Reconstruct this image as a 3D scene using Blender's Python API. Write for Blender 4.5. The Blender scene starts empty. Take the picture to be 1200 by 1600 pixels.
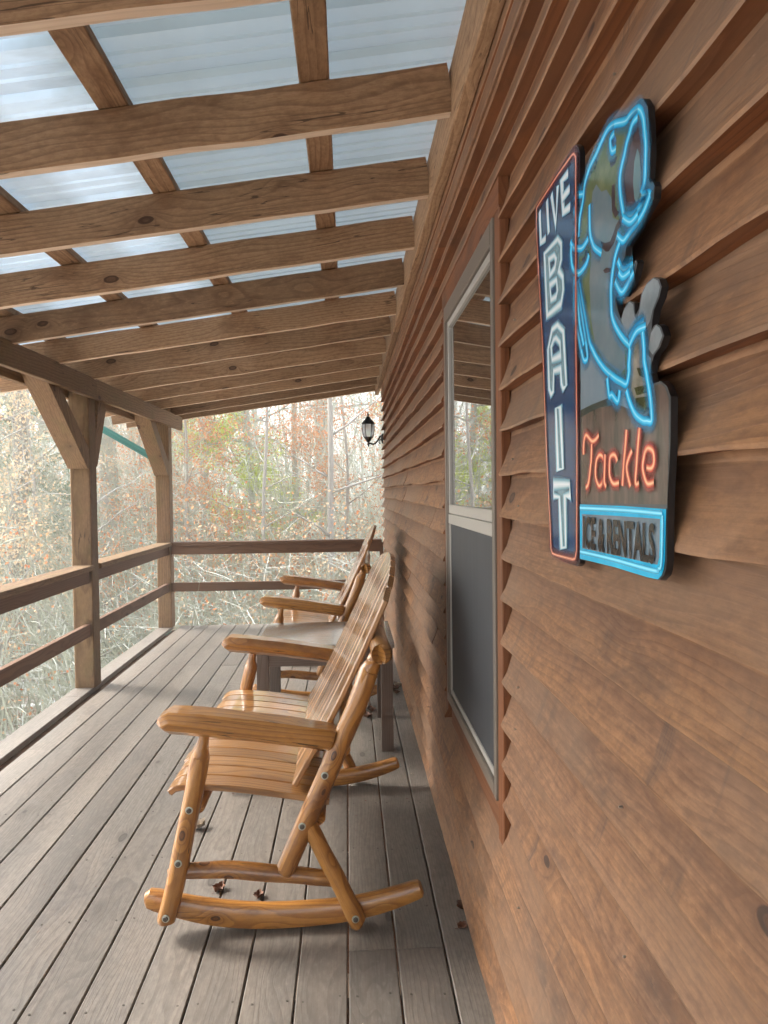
import bpy, math, random, numpy as np
from mathutils import Vector, Matrix, noise
SC = bpy.context.scene; COL = SC.collection
rad = math.radians
# ------------------------------------------------------------------ camera
cam = bpy.data.objects.new('camera', bpy.data.cameras.new('camera')); COL.objects.link(cam)
cam.data.sensor_fit = 'VERTICAL'; cam.data.sensor_height = 36; cam.data.sensor_width = 27
cam.data.lens = 1150/1600*36; cam.data.clip_start = .02; cam.data.clip_end = 500
cx = Vector((0.99870283, 0.01338071, -0.04912859)); cy = Vector((-0.04948534, 0.02778124, -0.9983884)); cz = Vector((-0.01199429, 0.99952447, 0.02840735))
cam.matrix_world = Matrix.Translation((0, 0, 1.35)) @ Matrix((cx, cy, cz)).to_4x4()
SC.camera = cam
SC.render.resolution_x = 768; SC.render.resolution_y = 1024
# ------------------------------------------------------------------ light
EL, AZ = rad(38), rad(-68)            # sun elevation; azimuth from +Y, negative = left side of the porch
w = bpy.data.worlds.new('World'); SC.world = w; w.use_nodes = True
nt = w.node_tree; nt.nodes.clear()
sky = nt.nodes.new('ShaderNodeTexSky'); sky.sky_type = 'NISHITA'; sky.sun_disc = False
sky.sun_elevation = EL; sky.sun_rotation = AZ; sky.air_density = 1.0; sky.dust_density = 3.5; sky.ozone_density = 1.0
bg = nt.nodes.new('ShaderNodeBackground'); bg.inputs[1].default_value = .15
hs = nt.nodes.new('ShaderNodeHueSaturation'); hs.inputs['Saturation'].default_value = .32
out = nt.nodes.new('ShaderNodeOutputWorld')
nt.links.new(sky.outputs[0], hs.inputs['Color']); nt.links.new(hs.outputs[0], bg.inputs[0]); nt.links.new(bg.outputs[0], out.inputs[0])
sd = bpy.data.lights.new('sun', 'SUN'); sd.energy = 1.5; sd.angle = rad(14); sd.color = (1, .96, .90)
sun = bpy.data.objects.new('sun', sd); COL.objects.link(sun)
sv = Vector((math.sin(AZ)*math.cos(EL), math.cos(AZ)*math.cos(EL), math.sin(EL)))
sun.rotation_euler = sv.to_track_quat('Z', 'Y').to_euler()
SC.view_settings.view_transform = 'Standard'; SC.view_settings.look = 'None'
SC.view_settings.exposure = 2.5; SC.view_settings.gamma = 1; SC.view_settings.use_curve_mapping = False
SC.cycles.max_bounces = 8; SC.cycles.diffuse_bounces = 5; SC.cycles.glossy_bounces = 3; SC.cycles.transparent_max_bounces = 12
SC.cycles.use_denoising = True; SC.cycles.sample_clamp_indirect = 8

# ------------------------------------------------------------------ helpers
R = random.Random(7)
def tag(o, label=None, cat=None, group=None, kind=None):
    if label: o['label'] = label
    if cat: o['category'] = cat
    if group: o['group'] = group
    if kind: o['kind'] = kind
    return o
def thing(name, label, cat, loc=(0, 0, 0), rz=0, group=None):
    o = bpy.data.objects.new(name, None); COL.objects.link(o); o.location = loc; o.rotation_euler = (0, 0, rz)
    o.empty_display_size = .1
    return tag(o, label, cat, group)
class MB:
    """collects faces; every vertex carries 'gc', its place in the solid wood it is cut from"""
    def __init__(s): s.v = []; s.f = []; s.g = []; s.m = []; s.mi = 0; s.sm = []; s.smooth = True
    def add(s, vs, fs, gs=None):
        b = len(s.v); s.v += [tuple(p) for p in vs]
        s.g += [tuple(p) for p in (gs if gs else vs)]
        for f in fs: s.f.append(tuple(b+i for i in f)); s.m.append(s.mi); s.sm.append(s.smooth)
    def sweep(s, path, sect, up=(0, 0, 1), scale=None, cap=True, go=None, closed=True, twist=0):
        """sect: list of (u,v); u along side, v along up. scale per station: float or (su,sv)"""
        path = [Vector(p) for p in path]; n = len(path); k = len(sect)
        go = go or (R.uniform(-50, 50), R.uniform(-50, 50), R.uniform(-50, 50))
        vs = []; gs = []; L = 0
        up = Vector(up)
        for i, p in enumerate(path):
            t = (path[min(i+1, n-1)]-path[max(i-1, 0)]).normalized()
            side = up.cross(t)
            if side.length < 1e-4: side = Vector((1, 0, 0)).cross(t)
            side.normalize(); u2 = t.cross(side).normalized()
            if i: L += (path[i]-path[i-1]).length
            sc = scale[i] if scale else 1
            su, sv_ = (sc if isinstance(sc, (tuple, list)) else (sc, sc))
            for (u, v) in sect:
                vs.append(p+side*u*su+u2*v*sv_); gs.append((L+go[0], u*max(su, .3)+go[1], v*max(sv_, .3)+go[2]))
        fs = []
        for i in range(n-1):
            for j in range(k if closed else k-1):
                a = i*k+j; b = i*k+(j+1) % k
                fs.append((a, b, b+k, a+k))
        if cap and closed:
            fs.append(tuple(reversed(range(k)))); fs.append(tuple(range((n-1)*k, n*k)))
        s.add(vs, fs, gs)
    def board(s, a, b, w, h, up=(0, 0, 1), ch=.003, n=1, go=None, wob=0):
        """timber from a to b (centre line), w across, h along up"""
        a = Vector(a); b = Vector(b); w2, h2 = w/2, h/2; c = min(ch, w2*.4, h2*.4)
        sect = [(-w2+c, -h2), (w2-c, -h2), (w2, -h2+c), (w2, h2-c), (w2-c, h2), (-w2+c, h2), (-w2, h2-c), (-w2, -h2+c)]
        pts = [a.lerp(b, i/n) for i in range(n+1)]
        if wob:
            r0 = R.uniform(0, 90)
            pts = [p+Vector((0, 0, wob*noise.noise(Vector((r0+i*.7, 0, 0))))) for i, p in enumerate(pts)]
        s.sweep(pts, sect, up, go=go)
    def box(s, x0, x1, y0, y1, z0, z1, ch=.002):
        d = (x1-x0, y1-y0, z1-z0); ax = d.index(max(d)); c = ((x0+x1)/2, (y0+y1)/2, (z0+z1)/2)
        if ax == 0: s.board((x0, c[1], c[2]), (x1, c[1], c[2]), d[1], d[2], ch=ch)
        elif ax == 1: s.board((c[0], y0, c[2]), (c[0], y1, c[2]), d[0], d[2], ch=ch)
        else: s.board((c[0], c[1], z0), (c[0], c[1], z1), d[0], d[1], up=(0, 1, 0), ch=ch)
    def log(s, path, rads, n=16, rnd=.012, ends=.006, flat=None, sub=6):
        """peeled log: rounded ends, slightly lumpy"""
        P = [Vector(p) for p in path]; pts = []; rs = []
        if isinstance(rads, (int, float)): rads = [rads]*len(P)
        for i in range(len(P)-1):
            for k in range(sub):
                t = k/sub; pts.append(P[i].lerp(P[i+1], t)); rs.append(rads[i]*(1-t)+rads[i+1]*t)
        pts.append(P[-1]); rs.append(rads[-1])
        d0 = (pts[0]-pts[1]).normalized(); d1 = (pts[-1]-pts[-2]).normalized()
        pts = [pts[0], pts[0]-d0*ends*.4, pts[0]-d0*ends]+pts[1:-1]+[pts[-1]-d1*ends, pts[-1]-d1*ends*.4, pts[-1]]
        rs = [max(rs[0]-ends, .002), rs[0]-ends*.35, rs[0]]+rs[1:-1]+[rs[-1], rs[-1]-ends*.35, max(rs[-1]-ends, .002)]
        r0 = R.uniform(0, 100)
        pts = [p+Vector((noise.noise(Vector((r0, i*.35, 0))), noise.noise(Vector((r0+9, i*.35, 0))), noise.noise(Vector((r0+19, i*.35, 0)))))*rnd*.25 for i, p in enumerate(pts)]
        sect = []
        for j in range(n):
            a = 2*math.pi*j/n; q = 1+.05*noise.noise(Vector((math.cos(a)+r0, math.sin(a), 0)))
            sect.append((math.cos(a)*q, math.sin(a)*q))
        rs = [r*.95 for r in rs]
        sc = [r*(1+rnd*3*noise.noise(Vector((r0+5, i*.5, 0)))) for i, r in enumerate(rs)]
        # gc must use metric u,v
        b = len(s.v); s.sweep(pts, sect, (0.02, .03, 1) if abs((P[-1]-P[0]).normalized().z) < .95 else (0, 1, 0), scale=sc)
        k = n
        g0 = s.g[b]
        base = (round(g0[0], 5), )
        gx, gy, gz = R.uniform(-50, 50), R.uniform(-50, 50), R.uniform(-50, 50)
        for i in range(len(pts)):
            for j in range(n):
                q = s.g[b+i*n+j]; s.g[b+i*n+j] = (q[0], sect[j][0]*sc[i]+gy, sect[j][1]*sc[i]+gz)
    def tube(s, path, rads, n=6):
        if isinstance(rads, (int, float)): rads = [rads]*len(path)
        s.sweep(path, [(math.cos(2*math.pi*j/n), math.sin(2*math.pi*j/n)) for j in range(n)], scale=rads, up=(.11, .07, 1))
    def lathe(s, c, prof, n=16, axis='z'):
        vs = []; fs = []
        for r, z in prof:
            for j in range(n):
                a = 2*math.pi*j/n; u, v = r*math.cos(a), r*math.sin(a)
                q = (u, v, z) if axis == 'z' else ((u, z, v) if axis == 'y' else (z, u, v))
                vs.append((c[0]+q[0], c[1]+q[1], c[2]+q[2]))
        for i in range(len(prof)-1):
            for j in range(n): fs.append((i*n+j, i*n+(j+1) % n, (i+1)*n+(j+1) % n, (i+1)*n+j))
        fs.append(tuple(range(n))); fs.append(tuple(range((len(prof)-1)*n, len(prof)*n)))
        s.add(vs, fs)
    def build(s, name, mats, parent=None, ang=35, recalc=True):
        me = bpy.data.meshes.new(name); me.from_pydata(s.v, [], s.f)
        if not isinstance(mats, (list, tuple)): mats = [mats]
        for m in mats: me.materials.append(m)
        me.polygons.foreach_set('material_index', s.m)
        me.polygons.foreach_set('use_smooth', s.sm)
        at = me.attributes.new('gc', 'FLOAT_VECTOR', 'POINT')
        at.data.foreach_set('vector', np.array(s.g, dtype=np.float32).ravel())
        if recalc:
            import bmesh
            bm = bmesh.new(); bm.from_mesh(me); bmesh.ops.recalc_face_normals(bm, faces=bm.faces); bm.to_mesh(me); bm.free()
        if ang: me.set_sharp_from_angle(angle=rad(ang))
        o = bpy.data.objects.new(name, me); COL.objects.link(o)
        if parent: o.parent = parent
        return o
def pl(mb, name, mats, parent, **k):      # build in world coordinates under a parent that stands elsewhere
    o = mb.build(name, mats, parent, **k)
    o.matrix_parent_inverse = Matrix.Identity(4)
    m = parent.matrix_basis.inverted()
    o.data.transform(m)
    return o
def copy_thing(root, loc, rz=0, label=None):
    c = root.copy(); COL.objects.link(c); c.location = loc; c.rotation_euler = (0, 0, rz)
    if label: c['label'] = label
    for ch in [q for q in bpy.data.objects if q.parent == root]:
        d = ch.copy(); COL.objects.link(d); d.parent = c
        for g in [q for q in bpy.data.objects if q.parent == ch]:
            e = g.copy(); COL.objects.link(e); e.parent = d
    return c

# ------------------------------------------------------------------ materials
class NT:
    def __init__(s, name):
        s.m = bpy.data.materials.new(name); s.m.use_nodes = True; s.t = s.m.node_tree; s.t.nodes.clear()
        s.out = s.t.nodes.new('ShaderNodeOutputMaterial')
    def n(s, typ, **k):
        nd = s.t.nodes.new('ShaderNode'+typ)
        for a, b in k.items():
            if hasattr(nd, a): setattr(nd, a, b)
        return nd
    def l(s, a, b): s.t.links.new(a, b)
    def setin(s, nd, i, v):
        if isinstance(v, bpy.types.NodeSocket): s.l(v, nd.inputs[i])
        else: nd.inputs[i].default_value = v
    def math(s, op, a, b=0., c=None, clamp=False):
        nd = s.n('Math', operation=op, use_clamp=clamp); s.setin(nd, 0, a); s.setin(nd, 1, b)
        if c is not None: s.setin(nd, 2, c)
        return nd.outputs[0]
    def vmul(s, a, v):
        nd = s.n('VectorMath', operation='MULTIPLY'); s.setin(nd, 0, a); nd.inputs[1].default_value = v; return nd.outputs[0]
    def vadd(s, a, b):
        nd = s.n('VectorMath', operation='ADD'); s.setin(nd, 0, a); s.setin(nd, 1, b); return nd.outputs[0]
    def noise(s, vec, scale=1, detail=3, rough=.5, col=False):
        nd = s.n('TexNoise'); s.l(vec, nd.inputs['Vector']); nd.inputs['Scale'].default_value = scale
        nd.inputs['Detail'].default_value = detail; nd.inputs['Roughness'].default_value = rough
        return nd.outputs['Color' if col else 'Fac']
    def ramp(s, f, stops, interp='LINEAR'):
        nd = s.n('ValToRGB'); s.l(f, nd.inputs[0]); cr = nd.color_ramp; cr.interpolation = interp
        while len(cr.elements) > 1: cr.elements.remove(cr.elements[-1])
        for i, (p, c) in enumerate(stops):
            e = cr.elements[0] if i == 0 else cr.elements.new(p); e.position = p
            e.color = (*c, 1) if isinstance(c, (tuple, list)) else (c, c, c, 1)
        return nd.outputs[0]
    def mix(s, f, a, b, mode='MIX'):
        nd = s.n('Mix', data_type='RGBA', blend_type=mode); nd.clamp_factor = True
        s.setin(nd, 0, f)
        for i, v in ((6, a), (7, b)):
            if isinstance(v, bpy.types.NodeSocket): s.l(v, nd.inputs[i])
            else: nd.inputs[i].default_value = (*v, 1)
        return nd.outputs[2]
    def bsdf(s, col, rough=.6, metal=0., bump=None, bstr=.3, bdist=.002, coat=0., ior=1.5, spec=.5, croughness=.1, link=True):
        b = s.n('BsdfPrincipled')
        if isinstance(col, bpy.types.NodeSocket): s.l(col, b.inputs['Base Color'])
        else: b.inputs['Base Color'].default_value = (*col, 1)
        s.setin(b, b.inputs.find('Roughness'), rough); b.inputs['Metallic'].default_value = metal
        b.inputs['IOR'].default_value = ior; b.inputs['Specular IOR Level'].default_value = spec
        b.inputs['Coat Weight'].default_value = coat; b.inputs['Coat Roughness'].default_value = croughness
        if bump is not None:
            bp = s.n('Bump'); bp.inputs['Strength'].default_value = bstr; bp.inputs['Distance'].default_value = bdist
            s.l(bump, bp.inputs['Height']); s.l(bp.outputs[0], b.inputs['Normal'])
        if link: s.l(b.outputs[0], s.out.inputs[0])
        return b
def wood(name, light, dark, knotc=None, ring=.007, ringmix=.55, wander=.02, knots=.09, fibre=.25, stain=None, stain_amt=.5,
         rough=.7, coat=0., bump=.4, kscale=(2.2, 9, 9), patch=1.2, spec=.3, croughness=.12, ao=None, second=None, streak=False, speck=0, tone=.18, lap_shade=False, cracks=0):
    T = NT(name); g = T.n('Attribute', attribute_name='gc').outputs['Vector']
    # knots
    kv = T.vmul(g, kscale); vo = T.n('TexVoronoi'); T.l(kv, vo.inputs['Vector']); vo.inputs['Scale'].default_value = 1; vo.inputs['Randomness'].default_value = 1
    d = vo.outputs['Distance']
    kd = T.math('ADD', d, T.math('MULTIPLY', T.math('SUBTRACT', T.noise(kv, 4, 2), .5), .06))
    bend = T.math('POWER', 2.718, T.math('MULTIPLY', kd, -7.0))
    lo = T.noise(T.vmul(g, (1.1, 5, 5)), 1, 2, .5, col=True)
    off = T.n('VectorMath', operation='SUBTRACT'); T.l(lo, off.inputs[0]); off.inputs[1].default_value = (.5, .5, .5)
    off2 = T.vmul(off.outputs[0], (0, wander*4, wander*4))
    p = T.vadd(g, off2)
    # pith far from each board: distance in the cross plane from a wandering centre
    cell = T.n('VectorMath', operation='SNAP'); 
    sep = T.n('SeparateXYZ'); T.l(p, sep.inputs[0])
    yy = T.math('PINGPONG', T.math('ADD', sep.outputs[1], .013), .35); zz = T.math('PINGPONG', T.math('ADD', sep.outputs[2], .021), .35)
    r = T.math('SQRT', T.math('ADD', T.math('MULTIPLY', yy, yy), T.math('MULTIPLY', zz, zz)))
    r = T.math('ADD', r, T.math('MULTIPLY', bend, ring*5))
    rr = T.math('DIVIDE', r, ring)
    rf = T.math('FRACT', T.math('ADD', rr, T.math('MULTIPLY', T.noise(T.vmul(g, (3, 22, 22)), 1, 2), .55)))
    ringf = T.ramp(rf, [(0, 0), (.55, .25), (.85, 1), (.93, .9), (1, 0)])
    fib = T.noise(T.vmul(g, (5, 260, 260)), 1, 3, .6)
    c = T.mix(T.math('MULTIPLY', ringf, ringmix), light, dark)
    c = T.mix(T.math('MULTIPLY', T.math('SUBTRACT', fib, .38, clamp=True), fibre*3, clamp=True), c, dark)
    if second:
        pf = T.ramp(T.noise(T.vmul(g, (patch, 7, 7)), 1, 3, .6), [(.4, 0), (.62, 1)])
        c = T.mix(pf, c, second, 'MIX') if False else T.mix(T.math('MULTIPLY', pf, .55), c, T.mix(T.math('MULTIPLY', ringf, ringmix), second, dark))
    if stain:
        sf = T.ramp(T.noise(T.vmul(g, (2.6, 5, 5)), 1, 5, .7), [(.52, 0), (.7, 1)])
        c = T.mix(T.math('MULTIPLY', sf, stain_amt), c, stain)
    tn = T.noise(T.vmul(g, (.04, .25, .25)), 1, 1)        # every board its own tone
    hv = T.n('HueSaturation'); T.l(c, hv.inputs['Color']); T.l(T.math('ADD', 1.0, T.math('MULTIPLY', T.math('SUBTRACT', tn, .5), tone*5)), hv.inputs['Value']); c = hv.outputs[0]
    if speck:
        sk = T.noise(T.vmul(g, (30, 75, 75)), 1, 4, .7); c = T.mix(T.math('MULTIPLY', T.ramp(sk, [(.45, 0), (.68, 1)]), speck), c, dark)
        c = T.mix(T.math('MULTIPLY', T.ramp(sk, [(.30, 1), (.44, 0)]), speck*.5), c, tuple(min(1, q*1.5) for q in light))
    if lap_shade:        # lap shade painted in: darker beneath the board above, lighter at the lip
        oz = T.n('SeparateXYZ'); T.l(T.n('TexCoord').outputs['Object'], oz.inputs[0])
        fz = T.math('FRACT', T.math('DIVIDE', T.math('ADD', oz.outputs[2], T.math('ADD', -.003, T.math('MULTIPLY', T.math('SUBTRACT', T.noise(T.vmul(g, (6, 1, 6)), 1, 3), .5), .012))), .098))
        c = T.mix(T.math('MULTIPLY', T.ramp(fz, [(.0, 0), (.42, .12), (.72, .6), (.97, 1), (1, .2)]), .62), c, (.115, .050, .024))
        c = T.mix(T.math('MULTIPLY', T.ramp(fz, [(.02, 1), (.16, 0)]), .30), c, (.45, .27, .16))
    if cracks:
        cn = T.noise(T.vmul(g, (1.6, 42, 42)), 1, 2, .4); ck = T.math('LESS_THAN', T.math('ABSOLUTE', T.math('SUBTRACT', cn, .5)), .0075)
        cm = T.ramp(T.noise(T.vmul(g, (2.5, 9, 9)), 1, 2), [(.54, 0), (.58, 1)]); c = T.mix(T.math('MULTIPLY', T.math('MULTIPLY', ck, cm), cracks), c, tuple(q*.25 for q in dark))
    if streak:      # rain streaks and soot marks running down the boards
        st_ = T.ramp(T.noise(T.vmul(g, (26, 1, 2.2)), 1, 4, .65), [(.54, 0), (.72, 1)]); big = T.ramp(T.noise(T.vmul(g, (2.2, 1, 4)), 1, 3, .6), [(.42, 0), (.6, 1)])
        c = T.mix(T.math('MULTIPLY', T.math('MULTIPLY', st_, big), .9), c, (.055, .040, .033))
        c = T.mix(T.math('MULTIPLY', T.ramp(T.noise(T.vmul(g, (1.1, 1, 2.5)), 1, 4, .6), [(.44, 0), (.62, 1)]), .6), c, (.23, .145, .09))
    if knots:
        kc = knotc or tuple(x*.35 for x in dark)
        kf = T.ramp(kd, [(0, .55), (knots*.55, .7), (knots*.62, 1), (knots*.85, .95), (knots*.95, 0)])
        halo = T.ramp(kd, [(0, 1), (knots*2.6, 0)])
        c = T.mix(T.math('MULTIPLY', halo, .55), c, dark)
        c = T.mix(T.math('MULTIPLY', kf, .9), c, kc)
    h = T.math('ADD', T.math('MULTIPLY', fib, .7), T.math('MULTIPLY', ringf, -.35))
    ro = T.math('ADD', T.math('MULTIPLY', fib, .15), rough-.07)
    T.bsdf(c, ro, bump=h, bstr=bump, bdist=.0015, coat=coat, spec=spec, croughness=croughness)
    return T.m
M = {}
M['lumber'] = wood('rough sawn pine', (.40, .245, .135), (.14, .070, .032), knotc=(.045, .016, .006), ring=.017, ringmix=.5, wander=.03, knots=.11, kscale=(3.0, 6, 6), stain=(.13, .060, .026), stain_amt=.65, fibre=.35, rough=.75, second=(.30, .185, .10), speck=.4, cracks=.7, tone=.28)
M['lumber_underlit'] = wood('pine brightened from below', (.72, .57, .42), (.48, .34, .22), ring=.017, ringmix=.4, knots=.08, rough=.75, second=(.62, .46, .32))  # rafter undersides painted paler to stand for light coming up from below
M['post'] = wood('weathered post timber', (.25, .148, .076), (.095, .047, .022), knotc=(.045, .018, .008), ring=.016, ringmix=.55, knots=.11, kscale=(3.2, 6, 6), stain=(.14, .11, .040), stain_amt=.7, rough=.75, second=(.22, .145, .062), speck=.35, cracks=.8)
M['siding'] = wood('stained lap siding', (.325, .163, .078), (.125, .058, .028), knotc=(.040, .020, .012), ring=.013, ringmix=.42, wander=.035, knots=.10, kscale=(3.6, 5, 7), stain=(.080, .048, .031), stain_amt=.95, fibre=.45, rough=.62, second=(.36, .165, .058), patch=.9, spec=.4, streak=True, speck=.65, tone=.15, lap_shade=True)
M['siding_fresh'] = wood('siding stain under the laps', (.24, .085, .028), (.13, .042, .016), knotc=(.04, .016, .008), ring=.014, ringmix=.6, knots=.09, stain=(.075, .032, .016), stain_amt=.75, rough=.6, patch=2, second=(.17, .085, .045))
M['deck'] = wood('weathered deck boards', (.205, .180, .152), (.092, .077, .064), knotc=(.06, .048, .04), ring=.012, ringmix=.4, wander=.04, knots=.08, kscale=(2, 5, 5), stain=(.12, .105, .095), stain_amt=.65, fibre=.45, rough=.46, second=(.25, .205, .165), spec=.5, speck=.45, tone=.22)
M['log'] = wood('lacquered cedar log', (.50, .230, .050), (.17, .055, .010), knotc=(.045, .012, .004), ring=.017, ringmix=.6, wander=.03, knots=.11, kscale=(6, 11, 11), rough=.36, coat=.75, bump=.3, cracks=.9, fibre=.35, spec=.5, second=(.47, .205, .045), stain=(.13, .042, .010), stain_amt=.85, croughness=.12, speck=.2, tone=.2)
M['slat'] = wood('lacquered slat', (.46, .235, .078), (.17, .068, .018), knotc=(.07, .022, .007), ring=.014, ringmix=.7, wander=.03, knots=.06, kscale=(3, 9, 9), rough=.3, coat=1., bump=.25, fibre=.35, spec=.5, second=(.38, .175, .055), croughness=.10, tone=.25)
M['table'] = wood('grey brown table wood', (.16, .12, .095), (.08, .058, .045), ring=.012, ringmix=.5, knots=.05, rough=.5, coat=.1, second=(.13, .10, .085))
M['table_top'] = wood('grey lacquered table top', (.20, .19, .175), (.10, .09, .08), ring=.014, ringmix=.5, knots=0, rough=.25, coat=1., bump=.1, croughness=.12)
M['rail'] = wood('rail darkened as backlit', (.19, .105, .062), (.09, .045, .026), knotc=(.03, .013, .008), ring=.014, ringmix=.5, knots=.09, rough=.75)  # backlit rails: their shade is put into this darker brown
def simple(name, col, rough=.5, metal=0., **k):
    T = NT(name); T.bsdf(col, rough, metal, **k); return T.m
M['black_metal'] = simple('black painted metal', (.012, .011, .011), .45)
M['bolt'] = simple('zinc bolt', (.45, .47, .40), .4, .8)
M['steel'] = simple('dull nail', (.10, .085, .07), .6, .3)
M['green'] = simple('green painted downspout', (.03, .16, .13), .4)
M['dark_core'] = simple('dark building core', (.03, .025, .02), .9)
M['vinyl'] = simple('taupe window frame', (.15, .12, .092), .45)
M['vinyl_white'] = simple('pale window sash', (.40, .375, .33), .4)
M['black_edge'] = simple('black sign edge', (.010, .010, .011), .35)
T = NT('window screen'); tc = T.n('TexCoord').outputs['Object']
T.bsdf(T.mix(T.noise(T.vmul(tc, (3, 30, 3)), 1, 4), (.022, .025, .028), (.05, .054, .058)), .55); M['screen'] = T.m
T = NT('window glass'); T.bsdf((.018, .02, .02), .01, spec=.8, ior=2.2, coat=1., croughness=.01); M['glass'] = T.m
T = NT('lantern glass'); b = T.n('BsdfPrincipled'); b.inputs['Base Color'].default_value = (.80, .84, .86, 1); b.inputs['Roughness'].default_value = .2; b.inputs['Transmission Weight'].default_value = .55; T.l(b.outputs[0], T.out.inputs[0]); M['lantern'] = T.m
T = NT('galvanised roof panel'); tc = T.n('TexCoord').outputs['Object']
sp = T.n('SeparateXYZ'); T.l(tc, sp.inputs[0])
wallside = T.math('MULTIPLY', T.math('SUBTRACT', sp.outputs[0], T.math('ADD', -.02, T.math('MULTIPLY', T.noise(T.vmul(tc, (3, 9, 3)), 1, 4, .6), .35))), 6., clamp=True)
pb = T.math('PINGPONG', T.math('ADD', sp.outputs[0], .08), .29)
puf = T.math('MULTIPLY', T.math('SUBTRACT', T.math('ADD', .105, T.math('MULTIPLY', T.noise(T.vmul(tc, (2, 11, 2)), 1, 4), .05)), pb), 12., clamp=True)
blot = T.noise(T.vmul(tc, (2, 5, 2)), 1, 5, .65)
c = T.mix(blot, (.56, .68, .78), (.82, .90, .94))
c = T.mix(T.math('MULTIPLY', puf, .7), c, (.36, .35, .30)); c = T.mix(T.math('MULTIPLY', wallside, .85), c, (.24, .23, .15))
b_ = T.bsdf(c, .35, .35, bump=T.noise(tc, 14, 3), bstr=.15, bdist=.004, link=False); tl = T.n('BsdfTranslucent'); T.l(T.mix(.6, c, (.46, .67, .88)), tl.inputs[0]); mx = T.n('MixShader'); mx.inputs[0].default_value = .13  # translucency added so skylight brightens the metal underside
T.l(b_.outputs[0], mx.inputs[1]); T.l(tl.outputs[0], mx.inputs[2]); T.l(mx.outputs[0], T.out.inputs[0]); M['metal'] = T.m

# ------------------------------------------------------------------ the deck
OUT = .0
mb = MB(); mb.smooth = False
gaps = [.126+.142*k for k in range(2, -14, -1)]
edges = [.405]+[g for g in gaps if g < .39]
nail = MB()
def nails_at(x0, x1, yb):
    for xx in (x0+.022, x1-.022):
        nail.lathe((xx+R.uniform(-.006, .006), yb+R.uniform(-.012, .012), .0), [(.0001, .0009), (.0035, .0009), (.0038, .0), ], 8)
for a, b in zip(edges[1:]+[-1.762], edges):
    if b-a < .05: continue
    x0, x1 = a+.0026, b-.0026
    cuts = sorted([-2.6]+[R.choice([-1.2, 0, 1.22, 2.44, 3.66, 4.88, 6.1])+R.choice([-.61, .0])+.3]+[7.58])
    for c0, c1 in zip(cuts, cuts[1:]):
        if c1-c0 < .3: continue
        dz = R.uniform(-.0012, .0012)
        mb.board(((x0+x1)/2, c0+.001, -.0175+dz), ((x0+x1)/2, c1-.0015, -.0175+dz), x1-x0, .035, ch=.0028, n=max(1, int((c1-c0)/.4)), wob=.0012)
    k = 0
    yb = -.1
    while yb < 7.5: nails_at(x0, x1, yb); yb += .406
x0, x1 = -1.925, -1.793
for c0, c1 in ((-2.6, 1.3), (1.3, 4.98), (4.98, 6.42), (6.42, 7.58)):
    mb.board(((x0+x1)/2, c0+.001, -.0165), ((x0+x1)/2, c1-.002, -.0165), x1-x0, .035, ch=.003, n=6, wob=.002)
# joists and rim under the boards
mb.mi = 1
y = -2.5
while y < 7.55: mb.board((-1.90, y, -.128), (.39, y, -.128), .04, .18); y += .406
mb.board((-1.90, -2.56, -.129), (-1.90, 7.56, -.129), .04, .182); mb.board((-1.775, -2.55, -.06), (-1.775, 7.55, -.06), .05, .04)
deck = mb.build('porch_deck', [M['deck'], M['rail']]); tag(deck, kind='structure')
nail.smooth = True
nl = nail.build('nail_heads', M['steel'], deck, recalc=False); tag(nl, kind='stuff')

# ------------------------------------------------------------------ cabin wall
wall = thing('cabin_wall', 'brown stained cabin wall of waney lap siding along the right of the porch', 'wall', (.376, 2, 0))
EXP = .098
WY0, WY1, WZ0, WZ1 = 1.695, 2.715, .53, 2.09     # opening with casings
rows = int(2.36/EXP)+1
# long checked boards: front face, lip, underside
bf = MB(); bf.smooth = True
for i in range(rows):
    zb = .012+i*EXP; ro = R.uniform(0, 500)
    cuts = [-2.6]; yy = R.uniform(-1.8, .2)
    while yy < 7.4:
        if not (.15 < yy < 2.75) or (R.random() < .0): cuts.append(yy)
        yy += R.choice([1.83, 2.44, 3.05])
    cuts.append(7.6)
    segs = []
    for a, b in zip(cuts, cuts[1:]):
        a += .001; b -= .0015
        if zb+EXP > WZ0+.02 and zb < WZ1-.05:
            if a < WY0: segs.append((a, min(b, WY0)))
            if b > WY1: segs.append((max(a, WY1), b))
        else: segs.append((a, b))
    for (a, b) in segs:
        if b-a < .01: continue
        n = max(2, int((b-a)/.045)); go = (R.uniform(-50, 50), R.uniform(-50, 50), R.uniform(-50, 50)); bx = R.uniform(-.002, .002)
        rowsv = []; gs = []
        for k in range(n+1):
            y = a+(b-a)*k/n
            wv = .008*noise.noise(Vector((y*1.9+ro, ro, 0)))+.0035*noise.noise(Vector((y*6+ro, 3, 0)))+.0012*noise.noise(Vector((y*19+ro, 3, 0)))
            bulge = .003*noise.noise(Vector((y*2.1+ro, 7, 0)))+bx
            zt = min(zb+EXP+.03, 2.36); wv += .35*bulge
            zl = zb+wv
            prof = [(.3868, zt), (.3790+bulge*.5, zb+EXP*.74), (.3655+bulge, zb+EXP*.32), (.3520+bulge, zl+.005), (.3535+bulge, zl), (.3860, zl+.002)]
            for (px, pz) in prof:
                rowsv.append((px, y, pz)); gs.append((y+go[0], px+go[1], pz-zb+go[2]))
        m = 6; fs = []
        for k in range(n):
            for j in range(m-1):
                q = k*m+j; fs.append((q, q+1, q+m+1, q+m))
        b0 = len(bf.v); bf.add(rowsv, fs, gs)
        base = len(bf.m)-len(fs)
        for k in range(n):
            for j in range(m-1):
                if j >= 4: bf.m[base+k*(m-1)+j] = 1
        # end faces
        bf.mi = 1; bf.add(rowsv[:m], [tuple(range(m))], gs[:m]); bf.add(rowsv[-m:], [tuple(range(m))], gs[-m:]); bf.mi = 0
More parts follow.
